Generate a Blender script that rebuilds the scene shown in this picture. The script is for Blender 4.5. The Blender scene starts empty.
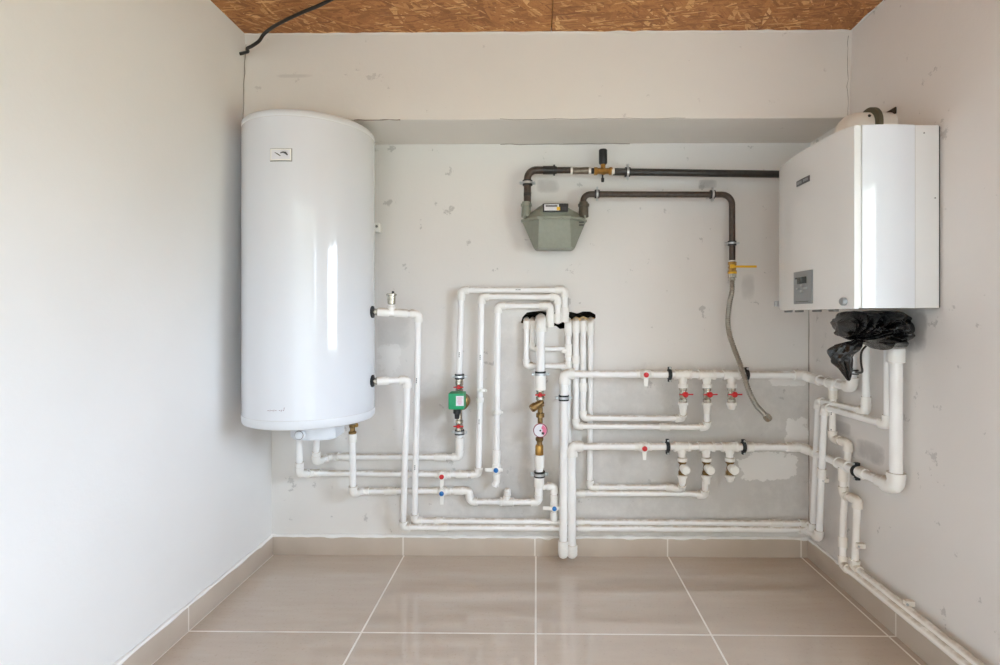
import bpy, bmesh, math, random
from mathutils import Vector, Matrix, noise
random.seed(7)
SC = bpy.context.scene
COL = SC.collection
PI = math.pi

# ------------------------------------------------------------------ camera, world, lights, exposure
F = 529.0; YAW = math.radians(0.7); PCX, PCY = 529.8, 317.0
CAM = Vector((0, -2.414, 1.086))
cd = bpy.data.cameras.new('camera'); cam = bpy.data.objects.new('camera', cd); COL.objects.link(cam)
cd.sensor_width = 36; cd.lens = F / 1000 * 36; cd.clip_start = 0.02
cd.shift_x = (500 - PCX) / 1000; cd.shift_y = (PCY - 332.5) / 1000
cam.location = CAM; cam.rotation_euler = (PI / 2, 0, YAW)
SC.camera = cam

SC.view_settings.view_transform = 'Standard'; SC.view_settings.look = 'None'
SC.view_settings.gamma = 1; SC.view_settings.use_curve_mapping = False
SC.view_settings.exposure = 0.28
SC.cycles.use_denoising = True
SC.cycles.max_bounces = 16; SC.cycles.diffuse_bounces = 10; SC.cycles.glossy_bounces = 6
SC.cycles.caustics_reflective = False; SC.cycles.caustics_refractive = False
SC.cycles.sample_clamp_indirect = 6.0

WORLD_STRENGTH = 22.0
SKY_COL = (0.68, 0.82, 1.0); GROUND_COL = (0.27, 0.29, 0.22)
w = bpy.data.worlds.new('daylight'); SC.world = w; w.use_nodes = True
nt = w.node_tree; nt.nodes.clear()
tc = nt.nodes.new('ShaderNodeTexCoord'); sp = nt.nodes.new('ShaderNodeSeparateXYZ')
mr = nt.nodes.new('ShaderNodeMapRange'); mr.inputs[1].default_value = -0.08; mr.inputs[2].default_value = 0.12
mx = nt.nodes.new('ShaderNodeMix'); mx.data_type = 'RGBA'
mx.inputs[6].default_value = (*GROUND_COL, 1); mx.inputs[7].default_value = (*SKY_COL, 1)
bg = nt.nodes.new('ShaderNodeBackground'); bg.inputs[1].default_value = WORLD_STRENGTH
wo = nt.nodes.new('ShaderNodeOutputWorld')
nt.links.new(tc.outputs['Generated'], sp.inputs[0]); nt.links.new(sp.outputs[2], mr.inputs[0])
nt.links.new(mr.outputs[0], mx.inputs[0]); nt.links.new(mx.outputs[2], bg.inputs[0]); nt.links.new(bg.outputs[0], wo.inputs[0])

# openings that let the daylight in (metres)
WIN_Y0, WIN_Y1, WIN_Z0, WIN_Z1 = -2.20, -1.24, 0.78, 1.70     # window in the right wall, beside the camera
FILL_OPEN_X0, FILL_OPEN_X1, FILL_OPEN_Z1 = -1.15, 1.15, 2.15                  # wide opening added behind the camera for soft frontal light
FILL_ROOM_X, FILL_ROOM_Y = 2.6, -7.2                                      # half width and far end of the added fill-light room
REAR = -3.6

def portal(name, loc, rot, sx, sy):
    l = bpy.data.lights.new(name, 'AREA'); l.shape = 'RECTANGLE'; l.size = sx; l.size_y = sy
    l.cycles.is_portal = True
    o = bpy.data.objects.new(name, l); COL.objects.link(o); o.location = loc; o.rotation_euler = rot

# ------------------------------------------------------------------ pixel rays to places in the room
RX = Vector((math.cos(YAW), math.sin(YAW), 0)); FW = Vector((-math.sin(YAW), math.cos(YAW), 0)); UP = Vector((0, 0, 1))
def ray(px, py): return RX * ((px - PCX) / F) + FW + UP * ((PCY - py) / F)
def W(px, py, off=0.0):                       # a point at this distance in front of the back wall
    d = ray(px, py); return CAM + d * ((-off - CAM.y) / d.y)
XR = W(809, 540).x; XL = W(271.5, 540).x
def R(px, py, off=0.0):                       # a point at this distance off the right wall
    d = ray(px, py); return CAM + d * ((XR - off - CAM.x) / d.x)
def S(off=0.05): return (2.414 - off) / F     # metres per pixel at that distance from the wall
CEIL = 2.224; BEAM_Y = -0.30; BEAM_Z = 1.876

# ------------------------------------------------------------------ materials
def lin(c): return tuple(((v / 255) / 12.92 if v / 255 <= .04045 else ((v / 255 + .055) / 1.055) ** 2.4) for v in c)
class N:
    def __init__(s, name):
        s.m = bpy.data.materials.new(name); s.m.use_nodes = True; s.t = s.m.node_tree
        s.b = s.t.nodes['Principled BSDF']
    def n(s, kind, **kw):
        o = s.t.nodes.new(kind)
        for k, v in kw.items(): setattr(o, k, v)
        return o
    def l(s, a, b): s.t.links.new(a, b)
    def math(s, op, a, b=None, clamp=False):
        o = s.n('ShaderNodeMath', operation=op, use_clamp=clamp)
        for i, v in enumerate((a, b)):
            if v is None: continue
            if isinstance(v, (int, float)): o.inputs[i].default_value = v
            else: s.l(v, o.inputs[i])
        return o.outputs[0]
    def mix(s, f, a, b):
        o = s.n('ShaderNodeMix', data_type='RGBA')
        for i, v in ((0, f), (6, a), (7, b)):
            if isinstance(v, (int, float)): o.inputs[i].default_value = v
            elif isinstance(v, tuple): o.inputs[i].default_value = (*v, 1)
            else: s.l(v, o.inputs[i])
        return o.outputs[2]
    def pos(s):
        return s.n('ShaderNodeNewGeometry').outputs['Position']
    def noise(s, vec, scale, detail=4, rough=.55):
        o = s.n('ShaderNodeTexNoise'); o.inputs['Scale'].default_value = scale
        o.inputs['Detail'].default_value = detail; o.inputs['Roughness'].default_value = rough
        s.l(vec, o.inputs['Vector']); return o
    def step(s, v, lo, hi):
        o = s.n('ShaderNodeMapRange'); o.inputs[1].default_value = lo; o.inputs[2].default_value = hi
        s.l(v, o.inputs[0]); return o.outputs[0]
    def bump(s, h, strength, dist=.01):
        o = s.n('ShaderNodeBump'); o.inputs['Strength'].default_value = strength; o.inputs['Distance'].default_value = dist
        s.l(h, o.inputs['Height']); s.l(o.outputs[0], s.b.inputs['Normal'])
def plain(name, rgb, rough=.5, metal=0.0, spec=.5, coat=0.0, vary=0.0):
    k = N(name); c = lin(rgb)
    k.b.inputs['Roughness'].default_value = rough; k.b.inputs['Metallic'].default_value = metal
    k.b.inputs['Specular IOR Level'].default_value = spec; k.b.inputs['Coat Weight'].default_value = coat
    k.b.inputs['Coat Roughness'].default_value = .05
    if vary:
        nz = k.noise(k.pos(), 60, 3)
        k.l(k.mix(k.step(nz.outputs[0], .35, .65), tuple(v * (1 - vary) for v in c), tuple(min(1, v * (1 + vary * .6)) for v in c)), k.b.inputs['Base Color'])
    else: k.b.inputs['Base Color'].default_value = (*c, 1)
    return k.m

def wall_mat(name, axis, patches=(), base=(224, 218, 211), grey=(190, 184, 178), chips=.66):
    """painted plaster: trowel relief, tiny chips, and bare cement patches ((u, z, ru, rz, amount, light))"""
    k = N(name); p = k.pos(); sp = k.n('ShaderNodeSeparateXYZ'); k.l(p, sp.inputs[0])
    u = sp.outputs[0] if axis == 'x' else sp.outputs[1]; z = sp.outputs[2]
    big = k.noise(p, 1.7, 3); mid = k.noise(p, 9, 5, .6); fine = k.noise(p, 60, 4, .6); rag = k.noise(p, 28, 5, .7)
    c = k.mix(k.step(big.outputs[0], .3, .7), lin(base), tuple(v * .95 for v in lin(base)))
    chip = k.step(k.noise(p, 11, 7, .68).outputs[0], chips, chips + .02)
    c = k.mix(k.math('MULTIPLY', chip, .55), c, lin(grey))
    for (pu, pz, ru, rz, amt, light) in patches:
        du = k.math('DIVIDE', k.math('SUBTRACT', u, pu), ru); dz = k.math('DIVIDE', k.math('SUBTRACT', z, pz), rz)
        d = k.math('ADD', k.math('POWER', k.math('ABSOLUTE', du), 4.0), k.math('POWER', k.math('ABSOLUTE', dz), 4.0))
        nn = k.math('MULTIPLY', k.math('SUBTRACT', k.math('ADD', k.math('MULTIPLY', mid.outputs[0], .6), k.math('MULTIPLY', rag.outputs[0], .4)), .5), 10.0 if light else 6.0)
        m = k.step(k.math('ADD', d, nn), 1.08 if light else 2.1, .85 if light else .1)
        c = k.mix(k.math('MULTIPLY', m, amt), c, lin((238, 236, 233)) if light else lin(grey))
    k.l(c, k.b.inputs['Base Color']); k.b.inputs['Roughness'].default_value = .75
    k.b.inputs['Specular IOR Level'].default_value = .25
    h = k.math('ADD', k.math('MULTIPLY', mid.outputs[0], .8), k.math('MULTIPLY', fine.outputs[0], .18))
    h = k.math('SUBTRACT', h, k.math('MULTIPLY', chip, .3))
    k.bump(h, .35, .006); return k.m

def U(px, py, off=0): p = W(px, py); return p.x, p.z
def patch(px0, py0, px1, py1, amt, light=False):
    a = W(px0, py0); b = W(px1, py1)
    return ((a.x + b.x) / 2, (a.z + b.z) / 2, abs(b.x - a.x) / 2, abs(a.z - b.z) / 2, amt, light)
back_p = [patch(590, 380, 815, 525, .42), patch(420, 380, 460, 450, .4), patch(455, 470, 560, 520, .3), patch(380, 440, 540, 515, .2),
          patch(500, 330, 530, 520, .4), patch(378, 316, 408, 346, .35), patch(538, 180, 558, 192, .5), patch(700, 180, 716, 188, .6), patch(742, 276, 754, 298, .35),
          patch(770, 378, 808, 386, .8, True), patch(785, 418, 809, 445, .8, True), patch(738, 452, 795, 480, .75, True), patch(376, 345, 400, 376, .5, True)]
def rpatch(px0, py0, px1, py1, amt, light=False):
    a = R(px0, py0); b = R(px1, py1)
    return ((a.y + b.y) / 2, (a.z + b.z) / 2, abs(b.y - a.y) / 2, abs(a.z - b.z) / 2, amt, light)
right_p = [rpatch(905, 312, 925, 350, .8), rpatch(858, 438, 882, 466, .65), rpatch(836, 420, 850, 436, .5), rpatch(812, 310, 840, 560, .22)]
ba, bb = W(276, 74, .302), W(312, 77.5, .302); beam_chip = ((ba.x + bb.x) / 2, (ba.z + bb.z) / 2, (bb.x - ba.x) / 2.4, .006, .45, False)
M = {}
M['wall_back'] = wall_mat('painted_plaster_back', 'x', back_p, base=(226, 223, 219), grey=(168, 165, 162), chips=.625)
M['wall_left'] = wall_mat('painted_plaster_left', 'y', base=(232, 231, 229), chips=.8)
M['wall_right'] = wall_mat('painted_plaster_right', 'y', right_p, base=(226, 222, 218), grey=(172, 168, 165), chips=.645)
M['beam'] = wall_mat('painted_plaster_beam', 'x', [beam_chip], base=(226, 221, 214), chips=.66)
M['skim'] = plain('white_filler', (238, 236, 233), .8)
M['outer'] = plain('plain_plaster', (222, 220, 216), .8)

def floor_mat():
    k = N('beige_porcelain_tile'); p = k.pos(); sp = k.n('ShaderNodeSeparateXYZ'); k.l(p, sp.inputs[0])
    def line(v, off):
        m = k.math('FRACT', k.math('ADD', k.math('DIVIDE', k.math('SUBTRACT', v, off), .6), 100.5))
        return k.math('LESS_THAN', k.math('ABSOLUTE', k.math('SUBTRACT', m, .5)), .0056)
    g = k.math('MAXIMUM', line(sp.outputs[0], -.002), line(sp.outputs[1], 0.0))
    mp = k.n('ShaderNodeMapping'); mp.inputs['Scale'].default_value = (1, 7, 1); k.l(p, mp.inputs[0])
    st = k.noise(mp.outputs[0], 4, 5, .6); fn = k.noise(p, 90, 2)
    c = k.mix(k.step(st.outputs[0], .25, .75), lin((190, 175, 160)), lin((197, 183, 169)))
    c = k.mix(k.math('MULTIPLY', k.step(fn.outputs[0], .6, .7), .25), c, lin((160, 144, 128)))
    c = k.mix(g, c, lin((232, 226, 218)))
    k.l(c, k.b.inputs['Base Color'])
    k.l(k.math('ADD', k.math('MULTIPLY', g, .5), k.math('MULTIPLY', st.outputs[0], .08)), k.b.inputs['Roughness'])
    k.b.inputs['Specular IOR Level'].default_value = .8; k.b.inputs['Coat Weight'].default_value = .25; k.b.inputs['Coat Roughness'].default_value = .04
    wv = k.noise(p, 3, 2); k.bump(k.math('SUBTRACT', k.math('MULTIPLY', wv.outputs[0], .5), k.math('MULTIPLY', g, .15)), .12, .008)
    return k.m
M['floor'] = floor_mat()
def base_mat(name, axis, off):
    k = N(name); p = k.pos(); sp = k.n('ShaderNodeSeparateXYZ'); k.l(p, sp.inputs[0])
    v = sp.outputs[0 if axis == 'x' else 1]
    m = k.math('FRACT', k.math('ADD', k.math('DIVIDE', k.math('SUBTRACT', v, off), .6), 100.5))
    g = k.math('LESS_THAN', k.math('ABSOLUTE', k.math('SUBTRACT', m, .5)), .005)
    st = k.noise(p, 5, 4)
    c = k.mix(k.step(st.outputs[0], .3, .7), lin((190, 176, 161)), lin((200, 187, 173)))
    k.l(k.mix(g, c, lin((230, 224, 216))), k.b.inputs['Base Color']); k.b.inputs['Roughness'].default_value = .28
    return k.m
M['base_x'] = base_mat('beige_tile_skirting', 'x', -.006); M['base_y'] = base_mat('beige_tile_skirting_side', 'y', 0.0)

def osb_mat():
    k = N('osb_board'); p = k.pos(); c = None
    for i, (rot, sx, sy, sc) in enumerate(((12, 1, 3.4, 8), (-48, 1, 4, 9.5), (68, 1, 4.2, 9), (28, 1, 5, 11), (-20, 1, 5, 10.5), (85, 1, 4.5, 10), (45, 1, 7, 14), (-8, 1, 8, 15))):
        mp = k.n('ShaderNodeMapping', vector_type='TEXTURE'); mp.inputs['Rotation'].default_value = (0, 0, math.radians(rot)); mp.inputs['Scale'].default_value = (sx, 1 / sy, 1)
        wob = k.noise(p, 6, 3); va = k.n('ShaderNodeVectorMath', operation='MULTIPLY_ADD'); k.l(wob.outputs['Color'], va.inputs[0]); va.inputs[1].default_value = (.05, .05, 0); k.l(p, va.inputs[2])
        k.l(va.outputs[0], mp.inputs[0])
        vo = k.n('ShaderNodeTexVoronoi'); vo.inputs['Scale'].default_value = sc; k.l(mp.outputs[0], vo.inputs['Vector'])
        sr = k.n('ShaderNodeSeparateColor'); k.l(vo.outputs['Color'], sr.inputs[0])
        cr = k.n('ShaderNodeValToRGB'); k.l(sr.outputs[0], cr.inputs[0]); e = cr.color_ramp.elements
        e[0].color = (*lin((140, 88, 48)), 1); e[1].color = (*lin((226, 180, 124)), 1)
        n1 = e.new(.45); n1.color = (*lin((172, 114, 64)), 1); n2 = e.new(.82); n2.color = (*lin((186, 128, 74)), 1)
        if c is None: c = cr.outputs[0]; hh = sr.outputs[1]
        else:
            msk = k.math('GREATER_THAN', sr.outputs[2], .66); c = k.mix(msk, c, cr.outputs[0])
    gr = k.noise(p, 180, 2); c = k.mix(k.math('MULTIPLY', k.step(gr.outputs[0], .5, .7), .3), c, lin((110, 62, 30)))
    k.l(c, k.b.inputs['Base Color']); k.b.inputs['Roughness'].default_value = .6
    k.bump(hh, .3, .003); return k.m
M['osb'] = osb_mat()

def ppr_mat(name, rgb, dust):
    k = N(name); g = k.n('ShaderNodeNewGeometry'); sp = k.n('ShaderNodeSeparateXYZ'); k.l(g.outputs['Normal'], sp.inputs[0])
    nz = k.noise(g.outputs['Position'], 22, 4, .7); big = k.noise(g.outputs['Position'], 5, 2)
    up = k.step(sp.outputs[2], .45, .85); f = k.math('MULTIPLY', up, k.step(nz.outputs[0], .28, .58)); f = k.math('MULTIPLY', f, dust)
    c = k.mix(k.step(big.outputs[0], .35, .65), lin(rgb), tuple(v * .93 for v in lin(rgb)))
    k.l(k.mix(f, c, lin((170, 150, 124))), k.b.inputs['Base Color']); k.b.inputs['Roughness'].default_value = .34
    return k.m
M['ppr'] = ppr_mat('white_plastic_pipe', (246, 246, 245), .7)
M['fitting'] = ppr_mat('white_plastic_fitting', (242, 241, 237), .75)
M['ppr_right'] = ppr_mat('cream_plastic_pipe', (246, 242, 236), .65)
M['fit_right'] = ppr_mat('cream_plastic_fitting', (240, 234, 224), .7)
M['enamel'] = plain('white_enamel', (222, 226, 232), .1, coat=.5)
M['enamel_cap'] = plain('white_plastic_cap', (222, 226, 231), .3)
M['boiler_side'] = plain('white_lacquer_side', (226, 227, 227), .16, coat=.3)
M['boiler_front'] = plain('white_lacquer_front', (224, 224, 222), .2, coat=.2)
M['softseam'] = plain('pale_grey_joint', (196, 196, 194), .6)
M['seam'] = plain('mid_grey_seam', (120, 120, 118), .7)  # plain mid grey for rims, rings, bolts and tabs
M['darkpipe'] = plain('dark_brown_painted_steel', (70, 58, 50), .38, .1, vary=.35)
M['blackpipe'] = plain('black_painted_steel', (50, 48, 45), .35, .1, vary=.25)
M['rustysteel'] = plain('worn_grey_steel', (128, 118, 104), .4, .7, vary=.3)
M['brass'] = plain('brass', (176, 136, 74), .32, .85, vary=.2)
M['oldbrass'] = plain('aged_brass', (140, 112, 70), .42, .75, vary=.3)
M['nickel'] = plain('nickel_plated_brass', (188, 182, 168), .25, .85, vary=.2)
M['zinc'] = plain('zinc_plated_steel', (196, 200, 202), .3, .8)
M['rubber'] = plain('black_rubber', (38, 42, 44), .6)
M['black'] = plain('black_plastic', (30, 30, 31), .45, vary=.2)
M['red'] = plain('red_plastic', (196, 28, 34), .35)
M['blue'] = plain('blue_plastic', (30, 110, 180), .35)
M['yellow'] = plain('yellow_lacquer', (226, 176, 32), .4)
M['green'] = plain('green_pump_plastic', (22, 150, 100), .35)
M['white'] = plain('white_plastic', (238, 237, 232), .35)
M['paper'] = plain('printed_label_paper', (225, 226, 232), .6)
M['pink'] = plain('pink_print', (222, 120, 150), .6)
M['ink'] = plain('dark_print', (58, 56, 60), .6)
M['inkred'] = plain('maroon_print', (120, 70, 80), .6)
M['meter'] = plain('grey_green_meter_paint', (138, 141, 128), .45, vary=.05)
M['meter_d'] = plain('dark_meter_union', (92, 84, 72), .45, .3, vary=.2)
M['tape'] = plain('white_thread_tape', (228, 225, 218), .8)
M['panel'] = plain('grey_panel_plastic', (138, 142, 143), .4)
M['lcd'] = plain('dark_display', (58, 64, 62), .15)
M['button'] = plain('grey_button', (165, 169, 170), .4)
M['olive'] = plain('olive_rubber_sleeve', (92, 88, 70), .6)
M['flue'] = plain('white_flue_enamel', (224, 220, 212), .35)
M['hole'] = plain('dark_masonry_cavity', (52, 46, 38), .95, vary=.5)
M['foam'] = plain('yellow_mounting_foam', (220, 196, 146), .85, vary=.3)
M['cable'] = plain('black_cable_sheath', (34, 32, 30), .45)

def bag_mat():
    k = N('black_bin_liner'); k.b.inputs['Base Color'].default_value = (*lin((14, 14, 15)), 1); k.b.inputs['Roughness'].default_value = .2
    k.b.inputs['Specular IOR Level'].default_value = .6
    nz = k.noise(k.pos(), 42, 5, .6); k.bump(nz.outputs[0], .5, .012); return k.m
M['bag'] = bag_mat()
def hose_mat():
    k = N('corrugated_stainless_steel'); k.b.inputs['Base Color'].default_value = (*lin((170, 165, 155)), 1)
    k.b.inputs['Metallic'].default_value = .9; k.b.inputs['Roughness'].default_value = .32; return k.m
M['hose'] = hose_mat()

# ------------------------------------------------------------------ object helpers
WLOC = {}
def build(name, bm, mat, parent=None, smooth=True, angle=38, label=None):
    me = bpy.data.meshes.new(name); wl = WLOC[parent.name] if parent else Vector((0, 0, 0))
    if parent is None:                                      # origin at the thing's own base
        xs = [v.co for v in bm.verts]
        lo = Vector([min(c[i] for c in xs) for i in range(3)]); hi = Vector([max(c[i] for c in xs) for i in range(3)])
        wl = Vector(((lo.x + hi.x) / 2, (lo.y + hi.y) / 2, lo.z))
    bmesh.ops.recalc_face_normals(bm, faces=bm.faces)
    for v in bm.verts: v.co = v.co - wl
    bm.to_mesh(me); bm.free()
    o = bpy.data.objects.new(name, me); COL.objects.link(o); me.materials.append(mat)
    if smooth:
        for p in me.polygons: p.use_smooth = True
        me.set_sharp_from_angle(angle=math.radians(angle))
    if parent: o.parent = parent
    else: o.location = wl
    WLOC[o.name] = wl.copy()
    if label: o['label'] = label
    return o
def thing(name, label, cat, loc, group=None):
    o = bpy.data.objects.new(name, None); COL.objects.link(o); o.location = loc; o.empty_display_size = .03
    WLOC[o.name] = Vector(loc); o['label'] = label; o['category'] = cat
    if group: o['group'] = group
    return o
def tag(o, label, cat, group=None):
    o['label'] = label; o['category'] = cat
    if group: o['group'] = group
    return o
def structure(o, kind='structure'): o['kind'] = kind; return o
def BM(): return bmesh.new()
def frame(d):
    d = d.normalized(); a = Vector((0, 0, 1)) if abs(d.z) < .9 else Vector((0, -1, 0))
    u = d.cross(a).normalized(); return u, d.cross(u).normalized()
def rings(bm, rs, cap=True):
    for a, b in zip(rs, rs[1:]):
        n = len(a)
        for i in range(n): bm.faces.new((a[i], a[(i + 1) % n], b[(i + 1) % n], b[i]))
    if cap: bm.faces.new(list(reversed(rs[0]))); bm.faces.new(rs[-1])
def sweep(bm, pts, rad, seg=16, cap=True):
    pts = [Vector(p) for p in pts]; rad = rad if isinstance(rad, (list, tuple)) else [rad] * len(pts)
    tan = []
    for i in range(len(pts)):
        t = Vector((0, 0, 0))
        if i: t += (pts[i] - pts[i - 1]).normalized()
        if i < len(pts) - 1: t += (pts[i + 1] - pts[i]).normalized()
        tan.append(t.normalized())
    u, v = frame(tan[0]); rs = []
    for i, p in enumerate(pts):
        if i:
            q = tan[i - 1].rotation_difference(tan[i]); u = q @ u
        v = tan[i].cross(u).normalized(); u = v.cross(tan[i]).normalized()
        rs.append([bm.verts.new(p + (u * math.cos(2 * PI * k / seg) + v * math.sin(2 * PI * k / seg)) * rad[i]) for k in range(seg)])
    rings(bm, rs, cap); return bm
def lathe(bm, p0, d, prof, seg=20, cap=True):           # prof: (distance along d, radius)
    p0 = Vector(p0); d = Vector(d).normalized(); u, v = frame(d); rs = []
    for t, r in prof:
        rs.append([bm.verts.new(p0 + d * t + (u * math.cos(2 * PI * (k + .5) / seg) + v * math.sin(2 * PI * (k + .5) / seg)) * max(r, 1e-5)) for k in range(seg)])
    rings(bm, rs, cap); return bm
def box(bm, c, sx, sy, sz, rot=None, bev=0.0):
    m = Matrix.Translation(Vector(c))
    if rot is not None: m = m @ rot.to_4x4()
    m = m @ Matrix.Diagonal((sx, sy, sz, 1))
    r = bmesh.ops.create_cube(bm, size=1, matrix=m)
    if bev:
        es = list({e for v in r['verts'] for e in v.link_edges})
        bmesh.ops.bevel(bm, geom=es, offset=bev, segments=2, affect='EDGES', profile=.6)
    return bm
def fillet(pts, rad, n=7):
    pts = [Vector(p) for p in pts]; out = [pts[0]]
    for i in range(1, len(pts) - 1):
        a = (pts[i - 1] - pts[i]); b = (pts[i + 1] - pts[i]); la, lb = a.length, b.length; a.normalize(); b.normalize()
        ang = a.angle(b)
        if ang > PI - .03: out.append(pts[i]); continue
        t = min(rad / math.tan(ang / 2), la * .48, lb * .48); r = t * math.tan(ang / 2)
        c = pts[i] + (a + b).normalized() * (r / math.sin(ang / 2))
        p0 = pts[i] + a * t - c; p1 = pts[i] + b * t - c
        w0, w1 = p0.normalized(), p1.normalized(); om = w0.angle(w1)
        for k in range(n + 1):
            f = k / n; out.append(c + (w0 * math.sin((1 - f) * om) + w1 * math.sin(f * om)) / math.sin(om) * r)
    out.append(pts[-1]); return out
def poly_prism(bm, ring0, ring1):                        # two loops of the same length
    a = [bm.verts.new(p) for p in ring0]; b = [bm.verts.new(p) for p in ring1]; rings(bm, [a, b]); return bm

# ------------------------------------------------------------------ plumbing pieces
def elbow(parent, p, a, b, r, mat):
    la, lb = (a - p).length, (b - p).length; a = (a - p).normalized(); b = (b - p).normalized()
    L = 2.5 * r; da = min(L, la * .8); db = min(L, lb * .8)
    k = r * 1.42
    pts = fillet([p + a * da, p, p + b * db], min(1.5 * r, da * .9, db * .9), 8)
    bm = BM(); n = len(pts); rad = [r * 1.28] * n; rad[0] = k; rad[-1] = k
    # collars at both mouths
    q0 = pts[0] + (pts[1] - pts[0]) * min(.45, 1); q1 = pts[-1] + (pts[-2] - pts[-1]) * .45
    pts2 = [pts[0], q0] + pts[1:-1] + [q1, pts[-1]]; rad2 = [k, k] + [r * 1.3] * (n - 2) + [k, k]
    sweep(bm, pts2, rad2, 18); build('elbow', bm, mat, parent)
def socket(parent, p, d, r, L, mat, name='coupling', k=1.34):
    bm = BM(); lathe(bm, p - d.normalized() * L / 2, d, [(0, r * (k - .06)), (L * .08, r * k), (L * .92, r * k), (L, r * (k - .06))], 18); build(name, bm, mat, parent)
def run(label, pts, r, mat='ppr', fit='fitting', couplings=(), tees=(), caps=(False, False), name='water_pipe', cat='pipe', group=None, marks=()):
    """a welded plastic pipe run: straight tubes, an elbow at each corner, sockets and tees on the way"""
    pts = [Vector(p) for p in pts]; RL = r if isinstance(r, list) else [r] * (len(pts) - 1)
    lo = min(pts, key=lambda q: q.z); t = thing(name, label, cat, lo, group)
    cur = [pts[0]]; ri = 0
    def flush(seg, rr):
        bm = BM(); sweep(bm, seg, rr, 16); build('tube', bm, M[mat], t)
    for i in range(1, len(pts) - 1):
        a, p, b = pts[i - 1], pts[i], pts[i + 1]
        r = RL[i - 1]
        if (p - a).angle(b - p) > math.radians(22) or RL[i] != r:
            r = max(r, RL[i]); cur.append(p - (p - a).normalized() * r); flush(cur, RL[i - 1]); elbow(t, p, a, b, r, M[fit]); cur = [p + (b - p).normalized() * r]
        else: cur.append(p)
    cur.append(pts[-1]); flush(cur, RL[-1])
    for (i, f) in marks:                                    # dark factory print along the tube
        a, b = pts[i], pts[i + 1]; d = (b - a).normalized(); fr_ = Vector((0, -1, 0)) if abs(a.y - b.y) < .2 * (b - a).length else UP
        if a.x > XR - .12: fr_ = Vector((-.8, -.6, 0))
        fr_ = (fr_ - d * fr_.dot(d)).normalized(); sd = d.cross(fr_); rot = Matrix((sd, fr_, d)).transposed(); bm = BM()
        for j in range(3): box(bm, a.lerp(b, f) + fr_ * RL[i] * .985 + d * (.008 * (j - 1)), .0032, .002, .0055, rot)
        o = build('printed_mark', bm, M['ink'], t)
    for (i, f, L) in couplings:
        r = RL[i]; a, b = pts[i], pts[i + 1]; socket(t, a.lerp(b, f), b - a, r, L * r, M[fit])
    for (i, f, d, L) in tees:
        r = RL[i]; a, b = pts[i], pts[i + 1]; p = a.lerp(b, f); bm = BM(); dd = (b - a).normalized(); h = 2.3 * r
        lathe(bm, p - dd * h, dd, [(0, r * 1.42), (r * .5, r * 1.42), (r * .6, r * 1.26), (2 * h - r * .6, r * 1.26), (2 * h - r * .5, r * 1.42), (2 * h, r * 1.42)], 18)
        lathe(bm, p, d, [(0, r * 1.16), (L * .62, r * 1.16), (L * .64, r * 1.0), (L, r * 1.0)], 18); build('tee_fitting', bm, M[fit], t)
    for end, flag in ((0, caps[0]), (-1, caps[1])):
        if flag:
            r = RL[end]; p = pts[end]; q = pts[1] if end == 0 else pts[-2]; d = (p - q).normalized(); bm = BM()
            lathe(bm, p - d * 1.6 * r, d, [(0, r * 1.4), (2.2 * r, r * 1.4), (2.9 * r, r * 1.15), (3.2 * r, r * .6)], 18); build('end_cap', bm, M[fit], t)
    return t
def print_mark(parent, px, py, off, h=5, w_=.9, fn=W):
    s = S(off); bm = BM(); box(bm, fn(px, py, off), w_ * s, .0012, h * s); build('printed_mark', bm, M['ink'], parent)
def clip_on(parent, p, r, side=Vector((1, 0, 0))):       # small plastic saddle clip that holds a pipe to the wall
    bm = BM(); lathe(bm, p - Vector((0, 0, r * .6)), Vector((0, 0, 1)), [(0, r * 1.2), (r * 1.2, r * 1.2)], 16)
    box(bm, p + side * r * 1.25, r * 1.1, r * 1.0, r * 1.0); box(bm, p - side * r * 1.25, r * .8, r * .9, r * .9)
    build('clip', bm, M['white'], parent)

def clamp(label, p, axis, r, wall=Vector((0, 1, 0)), off=.05, black=False, group='metal pipe clamps'):
    """rubber-lined two-screw pipe clamp with a stud into the wall"""
    axis = axis.normalized(); side = axis.cross(wall).normalized()
    t = thing('pipe_clamp', label, 'pipe clamp', p, group)
    L = r * (1.0 if black else 1.35)
    bm = BM(); lathe(bm, p - axis * L / 2, axis, [(0, r * 1.28), (L, r * 1.28)], 22)
    build('rubber_lining', bm, M['rubber'], t)
    bm = BM(); h = L * (.85 if black else .42)
    lathe(bm, p - axis * h / 2, axis, [(0, r * 1.42), (h, r * 1.42)], 22); build('band', bm, M['rubber' if black else 'zinc'], t)
    for s in (-1, 1):
        bm = BM(); rot = Matrix((side, wall, axis)).transposed()
        box(bm, p + side * s * r * 1.7, r * .75, r * 1.1, h, rot, r * .08); build('flange', bm, M['rubber' if black else 'zinc'], t)
        bm = BM(); lathe(bm, p + side * s * r * 1.75 - wall * r * .95, wall, [(0, r * .22), (r * .1, r * .3), (r * .25, r * .3), (r * .3, r * .16), (r * 1.6, r * .16)], 10)
        build('screw', bm, M['zinc'], t)
    bm = BM(); lathe(bm, p + wall * r * 1.3, wall, [(0, r * .25), (max(off - r * 1.3, .004) + .01, r * .25)], 10); build('stud', bm, M['zinc'], t)
    return t

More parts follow.
